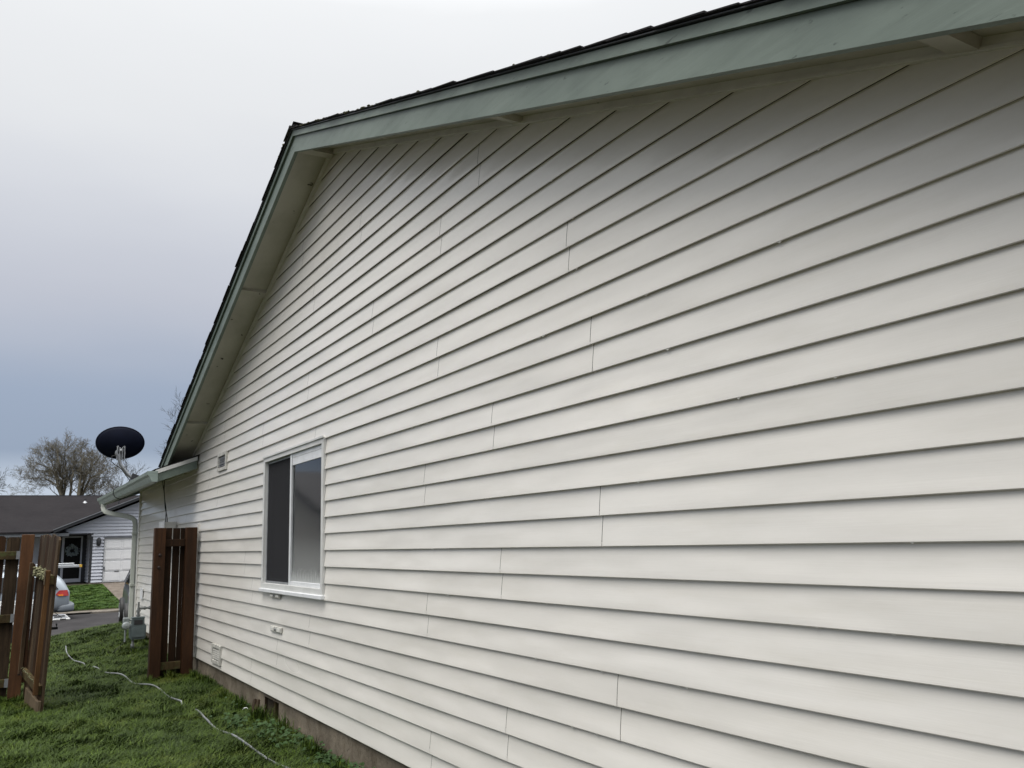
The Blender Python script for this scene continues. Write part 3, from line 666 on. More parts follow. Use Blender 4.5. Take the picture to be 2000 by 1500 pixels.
b = MB(); b.tube([(mx_+.0, my_, -1.15), (mx_+.0, my_, -1.02)], .02, 10); b.tube([(mx_-.01, my_, -1.03), (mx_+.28, my_+.04, -1.02)], .016, 10); b.tube([(mx_, my_, -1.03), (mx_, my_, -.93)], .014, 10)
for x in (.09, .16, .24): b.tube([(mx_+x-.012, my_+.02, -1.025), (mx_+x+.012, my_+.02, -1.025)], .026, 8)
for z in (-1.13, -1.06): b.tube([(mx_, my_, z-.012), (mx_, my_, z+.012)], .032, 8)
b.build('pipework', M['pipe'], gm)
b = MB(); b.tube([(mx_-.06, my_, -1.476), (mx_-.06, my_, -1.54), (mx_-.06, my_, -1.541), (mx_-.06, my_, -1.60), (mx_-.06, my_, -1.601), (mx_-.06, my_, -1.78)], [.018, .018, .028, .028, .018, .018], 10); b.build('riser_pipe', M['pipe'], gm)
b = MB(); b.lathe([(.001, 0), (.05, 0), (.058, .02), (.058, .05), (.04, .06), (.001, .065)], (mx_-.17, my_-.02, -1.27), (0, -1, .1), 18); b.box(mx_-.21, mx_-.125, my_-.05, my_+.03, -1.24, -1.15, bev=.008)
b.tube([(mx_-.17, my_, -1.27), (mx_-.17, my_, -1.5)], .014, 8); b.tube([(mx_-.17, my_, -1.19), (mx_-.08, my_, -1.19)], .014, 8); b.build('regulator', M['meter_pale'], gm)
b = MB().tube([(mx_-.17, my_-.02, -1.5), (mx_-.22, my_-.1, -1.52), (mx_-.32, my_-.3, -1.58), (mx_-.36, my_-.35, -1.60)], .004, 5); b.build('ground_wire', M['black'], gm)
MB().box(W-.03, W-.016, 15.9, 16.15, -.98, -.80, bev=.003).build('pipe_block', M['white_frame'], gm)
hl = MB(); pts = [(2.05+.02*math.cos(t*.55), 13.0+.17*math.cos(t*.55), -1.47+.15*math.sin(t*.55)+.004*t) for t in range(24)]
hl.tube(pts, .006, 6); tag(hl.build('coiled_cable', M['black']), 'black cable coil on the ground by the right fence panel', 'cable')

gm.location.z += .15
# ------------------------------------------------------------------ fence panels at the side of the house
FY = 11.3
def board(mb, x0, x1, y0, y1, z0, z1, dog=True, M4=None, jag=0):
    w_ = x1-x0; c_ = .022 if dog else .002; t = z1+jag
    mb.prism([(x0, z0), (x1, z0), (x1-.001, (z0+z1)/2), (x1, t-c_), (x1-c_, t), (x0+c_, t), (x0, t-c_)], 1, y0, y1, M4)
    return mb
fr = thing('fence_panel', 'dark brown narrow fence panel between two posts against the house wall', 'fence', (1.92, FY, -1.57), 'fence sections either side of the gate opening')
TL = rot_about(Vector((1.9, FY, -1.6)), 'Y', 0.0)
MB().box(1.668, 1.795, FY-.05, FY+.075, -2.0, .262, bev=.005).build('post', M['post'], fr)
MB().box(2.035, 2.168, FY-.05, FY+.075, -2.0, .262, bev=.005).build('post', M['post'], fr)
for x0, x1, t in ((1.80, 1.888, .262), (1.900, 1.985, .258), (1.990, 2.034, .26)): board(MB(), x0, x1, FY+.085, FY+.10, -1.58, t, False).build('board', M['board_dark'], fr)
board(MB(), 1.70, 1.798, FY+.085, FY+.10, -1.58, .255, False).build('board', M['board_dark'], fr)
board(MB(), 2.036, 2.16, FY+.085, FY+.10, -1.58, .258, False).build('board', M['board_dark'], fr)
for z in (.075, -1.40): MB().box(1.797, 2.033, FY+.0, FY+.083, z-.045, z+.045, bev=.004).build('rail', M['rail'] if z < 0 else M['board_dark'], fr)
for z, x in ((-.07, 1.735), (-.22, 1.728)):
    b = MB(); b.lathe([(.001, .012), (.016, .012), (.02, .004), (.022, 0)], (x, FY-.05, z), (0, -1, 0), 10); b.build('bolt', M['rust'], fr)

LEAN = .018
fl = thing('fence_panel', 'weathered fence section with leaning red brown post at the left edge', 'fence', (.3, FY, -1.6), 'fence sections either side of the gate opening')
RL = rot_about(Vector((.33, FY, -1.6)), 'Y', LEAN)
MB().box(.215, .343, FY-.06, FY+.07, -2.0, .215, RL, bev=.005).build('post', M['post_light'], fl)
MB().box(.346, .378, FY-.04, FY+.05, -1.42, -.12, RL, bev=.003).build('hinge_strip', M['post'], fl)
x = .207
i = 0
while x > -4.5:
    w_ = rng.uniform(.128, .14); g = rng.choice([.002, .003, .014, .012])
    board(MB(), x-w_, x, FY+.072+rng.uniform(0, .006), FY+.09, -1.66, .195-.004*i+rng.uniform(-.012, .012), True, RL if x > -.5 else None).build('board', M['board_dark'] if i % 2 else M['board_old'], fl); x -= w_+g; i += 1
    if x < -2.3 and x > -2.5: pass
for z in (-.02, -.72, -1.42):
    MB().box(-2.3, .203, FY+.018, FY+.071, z-.045, z+.045, RL if True else None, bev=.004).build('rail', M['rail'], fl)
    MB().box(.177, .214, FY+.0, FY+.017, z-.04, z+.05, RL).build('rail_bracket', M['galv'], fl)
MB().box(-2.42, -2.31, FY-.06, FY+.07, -2.0, .2, bev=.005).build('post', M['post'], fl)
for z in (-.02, -.72, -1.42): MB().box(-4.5, -2.43, FY+.018, FY+.071, z-.045, z+.045, bev=.004).build('rail', M['rail'], fl)

# gate leaf, standing open towards the viewer and sagging
gt = thing('wooden_gate', 'old open wooden gate leaf, leaning and seen nearly edge on', 'gate', (.47, 10.6, -1.62))
A = Vector((.365, 11.17, 0)); Bv = Vector((.492, 10.02, 0)); dirv = (Bv-A); Lg = dirv.length; ang = math.atan2(dirv.y, dirv.x)
# local frame: x along leaf from hinge to free end, y to the leaf's right-hand side, z up; leaf leans
GM = Matrix.Translation((A.x, A.y, -1.60)) @ Matrix.Rotation(ang, 4, 'Z') @ Matrix.Rotation(.0, 4, 'X')
shear = Matrix(((1, 0, .0, 0), (0, 1, 0, 0), (0, 0, 1, 0), (0, 0, 0, 1)))
LM = rot_about(Vector((.43, 10.6, -1.6)), 'Y', .026) @ GM @ rot_about(Vector((0, 0, 0)), 'Y', .065)
def lb(x0, x1, y0, y1, z0, z1, bev=.003): return MB().box(x0, x1, y0, y1, z0, z1, LM, bev=bev)
nb = 8; bw = Lg/nb
for i in range(nb):
    x0 = i*bw; zt = 1.80+.05*i/nb+rng.uniform(-.01, .012)+(.012 if i in (2, 5) else 0); zb = -.02-.07*i/nb
    mbb = MB(); mbb.prism([(x0+.003, zb+rng.uniform(-.02, .03)), (x0+bw-.003, zb+rng.uniform(-.02, .03)), (x0+bw-.003, zt-.03), (x0+bw-.03, zt), (x0+.03, zt), (x0+.003, zt-.03)], 1, .0, .018+.002*(i % 2), LM)
    mbb.build('board', M['board_old'] if i % 3 else M['board_dark'], gt)
    # note: y>0 is the side away from the camera
lb(.05, Lg-.002, -.040, -.002, 1.36, 1.45).build('rail', M['rail'], gt)
lb(.02, Lg-.06, -.040, -.002, .27, .36).build('rail', M['rail'], gt)
lb(Lg-.042, Lg-.002, -.085, -.0415, .28, 1.50).build('stile', M['cut_wood'], gt)
lb(Lg-.045, Lg+.003, -.092, -.0865, 1.36, 1.50, .001).build('stile_face', M['pale_wood'], gt)
lb(.02, .06, -.08, -.042, .30, 1.5).build('stile', M['board_old'], gt)
lb(.30, Lg-.05, -.030, -.004, -.06, .20).build('kick_board', M['pale_wood'], gt)
lb(Lg-.04, Lg+.004, -.03, -.004, -.08, .22).build('kick_board', M['pale_wood'], gt)
lc = MB()
for _ in range(260):
    p = LM @ Vector((rng.uniform(.35, Lg-.05), rng.uniform(-.085, -.02), rng.choice([1.45, 1.45, 1.42])+rng.gauss(0, .018))); blob(lc, p, rng.uniform(.008, .02), 5)
for _ in range(60):
    p = LM @ Vector((rng.uniform(.02, Lg-.1), -.045+rng.uniform(-.01, .01), .36+rng.gauss(0, .008))); blob(lc, p, rng.uniform(.004, .01), 5)
tag(lc.build('lichen', M['lichen'], gt), kind='stuff')
for z in (.32, 1.40):
    b = MB(); b.box(-.05, .22, -.062, -.0855+.02, z-.02, z+.02, LM); b.tube([LM @ Vector((-.03, -.06, z-.05)), LM @ Vector((-.03, -.06, z+.05))], .012, 8); b.build('hinge', M['rust'], gt)

# ------------------------------------------------------------------ hose in the grass
HP = [(1.10, 16.19), (1.04, 15.0), (1.065, 14.15), (1.12, 13.65), (1.257, 12.74), (1.318, 12.15), (1.452, 11.77), (1.502, 11.17), (1.597, 10.73), (1.653, 10.32), (1.673, 9.70), (1.719, 9.26), (1.774, 8.84), (1.743, 8.41), (1.736, 8.05), (1.755, 7.64), (1.765, 7.16), (1.811, 6.56), (1.86, 5.9), (1.84, 5.2), (1.7, 4.4), (1.4, 3.6)]
HC = []
for i in range(len(HP)-1):
    p0 = HP[max(i-1, 0)]; p1 = HP[i]; p2 = HP[i+1]; p3 = HP[min(i+2, len(HP)-1)]
    for j in range(8):
        t = j/8; HC.append(tuple(.5*((2*p1[q])+(-p0[q]+p2[q])*t+(2*p0[q]-5*p1[q]+4*p2[q]-p3[q])*t*t+(-p0[q]+3*p1[q]-3*p2[q]+p3[q])*t**3) for q in (0, 1)))
HC = np.array(HC)
hz = [gzf(x, y)+.046+.012*math.sin(i*.31)+(-.05 if 8.95 < y < 9.35 or 13.0 < y < 13.4 or 12.3 < y < 12.6 else 0) for i, (x, y) in enumerate(HC)]
pts = []
for i in range(len(HC)-1):
    for t in (0, .25, .5, .75): pts.append((HC[i][0]*(1-t)+HC[i+1][0]*t, HC[i][1]*(1-t)+HC[i+1][1]*t, hz[i]*(1-t)+hz[i+1]*t))
rad = [.0098 if (i % 2) else .0082 for i in range(len(pts))]
hb = MB().tube(pts, rad, 8); tag(hb.build('garden_hose', M['hose']), 'thin silver grey ribbed hose snaking through the grass', 'hose')

# ------------------------------------------------------------------ grass
def vnoise(x, y, sc, seed):
    g = np.random.RandomState(seed).uniform(-1, 1, (64, 64)); u = x/sc+100.3; v = y/sc+200.7; i = np.floor(u).astype(int); j = np.floor(v).astype(int); a = u-i; b = v-j; a = a*a*(3-2*a); b = b*b*(3-2*b)
    G = lambda p, q: g[p % 64, q % 64]
    return (G(i, j)*(1-a)+G(i+1, j)*a)*(1-b)+(G(i, j+1)*(1-a)+G(i+1, j+1)*a)*b
def blades(n, xr, yr, h, wd, lean, name, mat, seed, mask=None, ypow=1.0, clump=True):
    r_ = np.random.RandomState(seed)
    x = r_.uniform(*xr, n); y = yr[0]+(yr[1]-yr[0])*r_.uniform(0, 1, n)**ypow
    if mask is not None:
        k = mask(x, y); x = x[k]; y = y[k]
    n = len(x); z = gz(x, y)-.005
    # clump field: direction and height vary smoothly
    cf = 2*vnoise(x, y, .45, 3); cf2 = 2*vnoise(x, y, .11, 5); dirn = vnoise(x, y, .16, 9)*4
    a = .45*dirn+r_.normal(0, 1.2, n); hh = h*(1+.05*cf+.09*cf2)*r_.uniform(.5, 1.25, n); hh = np.clip(hh, h*.3, h*1.9)
    ln = lean*r_.uniform(.3, 1.4, n)*hh; ca, sa = np.cos(a), np.sin(a); px, py = -sa, ca; w_ = wd*r_.uniform(.6, 1.3, n)
    V = np.empty((n, 5, 3))
    for i, (t, ww, dl, dh) in enumerate(((0, -1, 0, 0), (0, 1, 0, 0), (0, -.8, .35, .62), (0, .8, .35, .62), (0, 0, 1, 1))):
        V[:, i, 0] = x+px*w_*ww*.5+ca*ln*dl; V[:, i, 1] = y+py*w_*ww*.5+sa*ln*dl; V[:, i, 2] = z+hh*dh*(1-.25*lean*dl)+H
    me = bpy.data.meshes.new(name); me.vertices.add(n*5); me.vertices.foreach_set('co', V.ravel())
    base = np.arange(n)*5; q = np.stack([base, base+1, base+3, base+2], 1); t = np.stack([base+2, base+3, base+4], 1)
    loops = np.concatenate([q, t], 1).ravel(); me.loops.add(n*7); me.loops.foreach_set('vertex_index', loops.astype(np.int32))
    st = np.stack([np.arange(n)*7, np.arange(n)*7+4], 1).ravel(); tot = np.tile([4, 3], n)
    me.polygons.add(n*2); me.polygons.foreach_set('loop_start', st.astype(np.int32)); me.polygons.foreach_set('loop_total', tot.astype(np.int32))
    me.update(calc_edges=True); me.materials.append(mat); o = bpy.data.objects.new(name, me); COL.objects.link(o); return tag(o, kind='stuff')
def mask_near(x, y):
    k = (x < W+.005) | (y > 17.0)
    k &= ~((x > 2.72) & (y > 16.8))
    for i in range(0, len(HC), 3):
        d2 = (x-HC[i, 0])**2+(y-HC[i, 1])**2
        th = .034 if not (8.95 < HC[i, 1] < 9.35 or 13.0 < HC[i, 1] < 13.4 or 12.3 < HC[i, 1] < 12.6) else 0
        k &= ~((d2 < (th*1.6)**2) & (np.random.RandomState(i).uniform(0, 1, len(x)) < .75))
    return k
g1 = blades(170000, (-.25, W), (4.6, 12), .085, .0068, 1.05, 'grass', M['grass'], 1, mask_near, 1.15)
tag(g1, 'long wet green grass along the side of the house', 'grass')
g2 = blades(100000, (-.5, 3.2), (12, 18.6), .078, .009, .95, 'grass', M['grass'], 2, mask_near)
tag(g2, 'green grass beyond the open gate running down to the street', 'grass')
g3 = blades(120000, (-3.2, -.25), (-1, 18), .07, .008, .9, 'grass', M['grass'], 3); tag(g3, 'green grass left of the fence opening outside the view', 'grass')
g4 = blades(25000, (-.25, W), (.2, 4.6), .075, .006, .9, 'grass', M['grass'], 4, mask_near); tag(g4, 'green grass beside the wall nearest the viewer', 'grass')
g5 = blades(110000, (1.2, 4.38), (36.1, 44.6), .07, .016, .8, 'grass', M['grass_far'], 5); tag(g5, 'bright green front lawn across the street', 'grass')
g6 = blades(30000, (-12, 1.2), (36.1, 44.6), .10, .03, .8, 'grass', M['grass_far'], 6); tag(g6, 'continuation of the green lawn across the street to the left', 'grass')
# longer tufts against foundation and posts
def tuft(mb, x, y, n, h, spread):
    for _ in range(n):
        a = rng.uniform(0, 6.28); l = h*rng.uniform(.6, 1.2); d = spread*rng.uniform(.3, 1.1); z = gzf(x, y)
        p = Vector((x+rng.gauss(0, .03), y+rng.gauss(0, .04), z)); w_ = .004; px, py = -math.sin(a)*w_, math.cos(a)*w_
        q = [p, p+Vector((math.cos(a)*d*.3, math.sin(a)*d*.3, l*.6)), p+Vector((math.cos(a)*d*.9, math.sin(a)*d*.9, l*.9))]
        mb.add([(q[0].x-px, q[0].y-py, q[0].z), (q[0].x+px, q[0].y+py, q[0].z), (q[1].x+px*.8, q[1].y+py*.8, q[1].z), (q[1].x-px*.8, q[1].y-py*.8, q[1].z), (q[2].x, q[2].y, q[2].z)], [(0, 1, 2, 3), (3, 2, 4)])
tf = MB()
for x, y, n, h, s_ in ((2.12, 8.0, 60, .16, .09), (2.13, 7.2, 22, .22, .1), (2.12, 10.9, 60, .14, .09), (1.9, 11.2, 60, .13, .08), (1.65, 11.15, 30, .12, .06), (2.1, 9.3, 30, .14, .08), (2.12, 6.5, 26, .16, .08), (2.14, 5.9, 30, .12, .06), (.34, 11.1, 30, .1, .06), (1.9, 14.1, 30, .1, .06), (2.1, 14.6, 40, .12, .06), (2.15, 12.5, 40, .12, .06), (2.1, 8.6, 34, .2, .1), (2.12, 10.2, 30, .15, .08)):
    tuft(tf, x, y, n*2, h, s_)
tag(tf.build('grass_tufts', M['grass'], fix=False), 'taller grass tufts growing against the foundation and posts', 'grass', kind='stuff')
# clover-like weeds by the foundation
def leaf(mb, c, nrm, r_):
    nrm = Vector(nrm).normalized(); e = nrm.orthogonal().normalized(); f = nrm.cross(e); ph = rng.uniform(0, 6.28)
    pts = []
    for k in range(8):
        a = ph+2*math.pi*k/8; rr = r_*(1 if k else .55); pts.append(Vector(c)+(e*math.cos(a)+f*math.sin(a))*rr+nrm*.12*r_*math.cos(2*a))
    mb.add([Vector(c)-nrm*r_*.15]+pts, [(0, 1+k, 1+(k+1) % 8) for k in range(8)])
wl = ['round leafed green weed below the dark crawl space opening', 'green weed clump against the foundation, second from the opening', 'weed patch beside the foundation seam near the bottom edge', 'small weed in the grass between hose and crawl space opening', 'low weed at the foundation foot closest to the bottom edge of the photo', 'low leafy weed left of the dark crawl space opening']
for (x, y, n, sx, sy_, r_), lab in zip([(2.03, 7.25, 90, .08, .25, .017), (2.10, 6.75, 40, .05, .14, .014), (2.10, 6.1, 70, .05, .18, .016), (1.88, 7.9, 50, .06, .2, .018), (2.14, 5.55, 40, .04, .1, .014), (2.08, 8.75, 24, .05, .12, .012)], wl):
    wt = thing('weed', lab, 'weed', (x, y, gzf(x, y)), 'weeds along the foundation')
    lm = MB(); sm_ = MB()
    for _ in range(n):
        p = (x+rng.gauss(0, sx), y+rng.gauss(0, sy_)); p = (min(p[0], W-.02), p[1]); z = gzf(*p); h_ = rng.uniform(.05, .12)
        q = (p[0]+rng.gauss(0, .015), p[1]+rng.gauss(0, .015), z+h_); leaf(lm, q, (rng.gauss(-.2, .4), rng.gauss(-.2, .4), 1), r_*rng.uniform(.7, 1.35)); sm_.tube([(p[0], p[1], z), q], .0012, 3, cap=False)
    tag(lm.build('foliage', M['weed'], wt, fix=False), kind='stuff'); tag(sm_.build('stems', M['weed'], wt, fix=False), kind='stuff')
# broken boards leaning by the crawl opening, and a scrap of pale plastic
for (y, t, w_, h_, lab) in ((8.16, .30, .085, .24, 'broken grey plank leaning at the left of the crawl space opening'), (8.05, .22, .06, .25, 'second shorter plank leaning in front of the crawl space opening')):
    Mx = rot_about(Vector((2.15, y, -1.57)), 'X', -t) @ rot_about(Vector((2.15, y, -1.57)), 'Y', .18)
    b = MB().prism([(y-w_/2, -1.62), (y+w_/2, -1.62), (y+w_/2, -1.57+h_-.07), (y+w_*.1, -1.57+h_-.05), (y-w_/2, -1.57+h_-.06)], 0, 2.10, 2.118, Mx)
    tag(b.build('broken_plank', M['board_old']), lab, 'plank', 'broken planks at the crawl opening')
b = MB().tube([(2.10, 8.52, -1.55), (2.105, 8.50, -1.52), (2.115, 8.475, -1.50), (2.13, 8.46, -1.495), (2.14, 8.45, -1.51)], [.002, .005, .006, .004, .002], 7)
tag(b.build('plastic_scrap', M['white_frame']), 'scrap of white plastic in the grass by the crawl space opening', 'litter')

# ------------------------------------------------------------------ house across the street
fh = thing('neighbour_house', 'pale grey sided single storey house with dark roof across the street', 'house', (5, 47, -1.55))
def laps(mb, xa, xb, y, z0, z1, clipf=None, ex=.16):
    z = z0
    while z < z1-.01:
        zt = min(z+ex, z1); a, b_ = (xa, xb) if clipf is None else clipf(z, zt)
        a2, b2 = (xa, xb) if clipf is None else clipf(zt, zt)
        if b_ > a: mb.add([(a, y-.055, z), (b_, y-.055, z), (b2, y-.004, zt), (a2, y-.004, zt), (a, y, z), (b_, y, z)], [(0, 1, 2, 3), (0, 4, 5, 1)])
        z += ex
HY = 47.0
rk = lambda x: 1.03+.422*(x-2.43)     # front-gable rake line
apx = 9.0
def clipg(za, zt):
    # left limit from the rake
    xl = 2.43+max(0, (za-0.90))/.422+.12; xr = 2*apx-xl
    return max(4.0, xl) if za < 1.0 else xl, min(13.4, xr)
m1 = MB(); laps(m1, 4.0, 4.55, HY, -1.52, .64, None, .14)
wf = MB(); z = -1.50
while z < 3.4:
    zt = z+.16
    if z > .62:
        xl, xr = clipg(z, zt); xl2, xr2 = clipg(zt, zt)
        if z < 1.06: xl = max(2.75, xl-1.0) if z > .95 else 4.0 if False else (3.0 if z > .85 else 4.02)
        xl2 = max(xl, xl2) if z >= 1.06 else xl
        if xr > xl: wf.add([(xl, HY-.065, z), (xr, HY-.065, z), (xr2, HY-.004, zt), (xl2, HY-.004, zt), (xl, HY, z), (xr, HY, z)], [(0, 1, 2, 3), (0, 4, 5, 1)])
    else:
        for a, b_ in ((4.10, 4.60), (7.9, 13.2)): wf.add([(a, HY-.065, z), (b_, HY-.065, z), (b_, HY-.004, zt), (a, HY-.004, zt), (a, HY, z), (b_, HY, z)], [(0, 1, 2, 3), (0, 4, 5, 1)])
    z += .16
wfo = MB().prism([(4.02, -1.6), (4.60, -1.6), (4.60, .64), (7.9, .64), (7.9, -1.6), (13.2, -1.6), (13.2, 1.2), (apx, 3.5), (2.9, 1.1), (2.9, .98), (4.02, .90)], 1, HY+.002, HY+.12).build('garage_wall', M['vinyl_far'], fh)
tag(wf.build('siding_courses', M['vinyl_far'], wfo, fix=False), kind='stuff')
# garage door
gd = MB().box(4.63, 7.88, HY+.05, HY+.08, -1.52, .62).build('garage_door', M['white_door'], fh)
for r_i in range(4):
    for c_i in range(4):
        x0 = 4.70+c_i*.80; z0 = -1.46+r_i*.53
        b = MB(); b.box(x0, x0+.70, HY+.030, HY+.049, z0, z0+.42, bev=.018); b.build('door_panel', M['white_door'], gd)
    if r_i: MB().box(4.63, 7.88, HY+.044, HY+.0495, -1.52+r_i*.53-.012, -1.52+r_i*.53+.004).build('panel_joint', M['grey_trim'], gd)
MB().box(5.15, 5.35, HY+.01, HY+.048, -1.02, -.98).build('handle', M['charcoal'], gd); MB().box(4.66, 4.70, HY+.0, HY+.048, -.95, -.75).build('lock', M['grey_trim'], gd)
b = MB(); b.box(4.55, 4.628, HY-.035, HY+.1, -1.52, .70); b.box(4.629, 7.88, HY-.035, HY+.1, .625, .70); b.box(7.881, 7.96, HY-.035, HY+.1, -1.52, .70); b.build('door_frame', M['grey_trim'], fh)
MB().box(4.0, 4.10, HY-.04, HY+.10, -1.5, .93).build('corner_post', M['charcoal'], fh)
MB().box(4.0, 4.62, HY-.05, HY+.0, -1.75, -1.5).build('base_course', M['kerb'], fh)
lamp = MB().lathe([(.01, .22), (.09, .16), (.11, .04), (.10, -.12), (.05, -.2), (.01, -.22)], (4.36, HY-.12, .46), (0, 0, 1), 12).build('porch_lamp', M['charcoal'], fh); MB().box(4.31, 4.41, HY-.05, HY-.027, .36, .56).build('lamp_plate', M['charcoal'], lamp)
# porch recess
PY = 49.0
MB().box(-6, 4.02, PY+.0, PY+.12, -1.5, 1.2).build('porch_wall', M['vinyl_far'], fh)
pw = MB(); laps(pw, -6, 2.15, PY, -1.5, .85, None, .16); tag(pw.build('siding_courses', M['vinyl_far'], fh, fix=False), kind='stuff')
MB().box(4.022, 4.12, HY+.121, PY, -1.5, 1.0).build('return_wall', M['vinyl_far'], fh)
pw = MB()
z = -1.5
while z < .95: pw.add([(3.975, HY+.12, z), (3.975, PY, z), (4.018, PY, z+.16), (4.018, HY+.12, z+.16), (4.02, HY+.12, z), (4.02, PY, z)], [(0, 1, 2, 3), (0, 4, 5, 1)]); z += .16
tag(pw.build('siding_courses', M['vinyl_far'], fh, fix=False), kind='stuff')
MB().box(2.15, 4.0, PY-.03, PY-.002, -1.5, 1.0).build('entry_surround', M['charcoal'], fh)
ed = MB().box(2.98, 3.72, PY-.07, PY-.032, -1.44, .72).build('front_door', M['dark'], fh)
b = MB(); b.box(2.86, 2.975, PY-.09, PY-.032, -1.5, .80); b.box(3.725, 3.80, PY-.09, PY-.032, -1.5, .80); b.box(2.976, 3.724, PY-.09, PY-.032, .725, .80); b.box(2.976, 3.724, PY-.085, PY-.032, -1.5, -1.32); b.build('door_frame', M['vinyl_far'], fh)
wre = MB()
for _ in range(220):
    a = rng.uniform(0, 6.28); r_ = rng.gauss(.21, .055); leaf(wre, (3.33+r_*math.cos(a), PY-.10-rng.uniform(0, .06), .08+r_*math.sin(a)), (rng.gauss(0, .6), -1, rng.gauss(0, .6)), rng.uniform(.02, .045))
tag(wre.build('door_wreath', M['flower'], fix=False), 'round pale wreath hanging on the dark front door across the street', 'wreath')
MB().box(2.15, 2.30, HY+.3, HY+.42, -1.5, .95).build('porch_post', M['charcoal'], fh)
MB().box(-6, 4.6, 45.2, 48.99, -1.75, -1.56).build('porch_slab', M['kerb'], fh)
MB().box(-6, 3.0, HY-.45, HY-.38, .78, .92).build('eave_fascia', M['grey_trim'], fh)
MB().box(-6, 4.0, HY-.37, PY, .84, .86).build('porch_ceiling', M['charcoal'], fh)
b = MB(); b.box(2.92, 3.9, PY-.6, PY-.1, -1.555, -1.53); b.build('door_mat', M['black'], fh)
# roofs
rb = MB(); rb.prism([(-8, 46.5), (2.2, 46.5), (2.33, 46.72), (7.14, 53.0), (16, 53.0), (16, 53.01), (-8, 53.01)], 2, 0, .07)
rb.v = [(x, y, z+.93+(y-46.5)*.3221) for x, y, z in rb.v]; rb.prism([(53, 3.03), (60, .8), (60, .88), (53, 3.10)], 0, -8, 16)
tag(rb.build('main_roof', M['shingle_far'], fh), None)
lr = MB()
for i in range(46):
    y = 46.5+i*.142; z = .995+(y-46.48)*.3221; lr.prism([(y, z+.001), (y+.14, z+.142*.3221+.001), (y+.14, z+.142*.3221+.004), (y, z+.018)], 0, -8, max(2.25, 2.33+(y-46.72)/1.307+.12))
tag(lr.build('shingle_courses', M['shingle_far'], fh), kind='stuff')
MB().box(-8, 16, 52.93, 53.07, 3.09, 3.125).build('ridge_cap', M['charcoal'], fh)
gr = MB(); gr.prism([(2.33, 1.0), (apx, 1.0+.422*(apx-2.33)), (2*apx-2.33, 1.0), (2*apx-2.33, 1.08), (apx, 1.08+.422*(apx-2.33)), (2.33, 1.08)], 1, 46.42, 58); gr.build('gable_roof', M['shingle_far'], fh)
for sg in (1, -1):
    f = lambda x: x if sg > 0 else 2*apx-x
    MB().prism([(f(2.33), .93), (f(apx), .93+.422*(apx-2.33)), (f(apx), 1.05+.422*(apx-2.33)), (f(2.33), 1.05)], 1, 46.37, 46.419).build('rake_board', M['charcoal'], fh)
    MB().prism([(f(2.30), 1.052), (f(apx), 1.052+.422*(apx-2.33)), (f(apx), 1.10+.422*(apx-2.33)), (f(2.30), 1.10)], 1, 46.34, 46.419).build('rake_edge', M['grey_trim'], fh)
b = MB().tube([(4.0, 51.6, 2.2), (4.0, 51.6, 2.85)], .035, 10); b.build('vent_pipe', M['charcoal'], fh); MB().lathe([(.15, 0), (.12, .04), (.05, .11), (.04, .14)], (4.0, 51.6, 2.60), (0, 0, 1), 14).build('pipe_flashing', M['galv'], fh)
b = MB().tube([(5.25, 47.6, 2.0), (5.25, 47.6, 2.5)], .035, 8); b.build('vent_pipe', M['charcoal'], fh)
MB().box(-6, -5.9, PY, 59, -1.6, 1.2).build('side_wall', M['vinyl_far'], fh); MB().box(13.1, 13.2, HY, 58, -1.6, 1.2).build('side_wall', M['vinyl_far'], fh); MB().box(-6, 13.2, 58.5, 58.6, -1.6, 1.2).build('back_wall', M['vinyl_far'], fh)

# ------------------------------------------------------------------ house on the neighbouring plot (seen in the window reflection)
nh = thing('side_house', 'cream sided gabled house on the plot to the left, mirrored in the window', 'house', (-3.6, 24, -1.6))
sw = MB().prism([(23.4, -1.6), (31.4, -1.6), (31.4, 1.0), (27.4, 2.25), (23.4, 1.0)], 0, -3.8, -3.62).build('gable_wall', M['vinyl_trim'], nh)
ll = MB(); z = -1.3
while z < 2.15:
    zt = z+.13; d = max(0, (z-1.0)/.3125); a, b_ = 23.4+d, 31.4-d
    if b_ > a+.1: ll.add([(-3.595, a, z), (-3.595, b_, z), (-3.615, b_, zt), (-3.615, a, zt), (-3.62, a, z), (-3.62, b_, z)], [(0, 1, 2, 3), (0, 4, 5, 1)])
    z += .13
tag(ll.build('siding_courses', M['vinyl_trim'], sw, fix=False), kind='stuff')
for sg in (1, -1):
    f = lambda y: y if sg > 0 else 54.8-y
    MB().prism([(f(22.8), .85), (f(27.4), 2.29), (f(27.4), 2.39), (f(22.8), .95)], 0, -13, -3.2).build('roof', simple('weathered grey shingle', (.10, .10, .105), .9, 0, .3, 6), nh)
    MB().prism([(f(22.8), .72), (f(27.4), 2.16), (f(27.4), 2.285), (f(22.8), .845)], 0, -3.24, -3.2).build('fascia_board', M['grey_trim'], nh)
MB().box(-13, -3.8, 23.4, 23.5, -1.6, 1.0).build('side_wall', M['vinyl_trim'], nh); MB().box(-13, -3.8, 31.3, 31.4, -1.6, 1.0).build('side_wall', M['vinyl_trim'], nh); MB().prism([(23.4, -1.6), (31.4, -1.6), (31.4, 1.0), (27.4, 2.25), (23.4, 1.0)], 0, -13.1, -13).build('gable_wall', M['vinyl_trim'], nh)

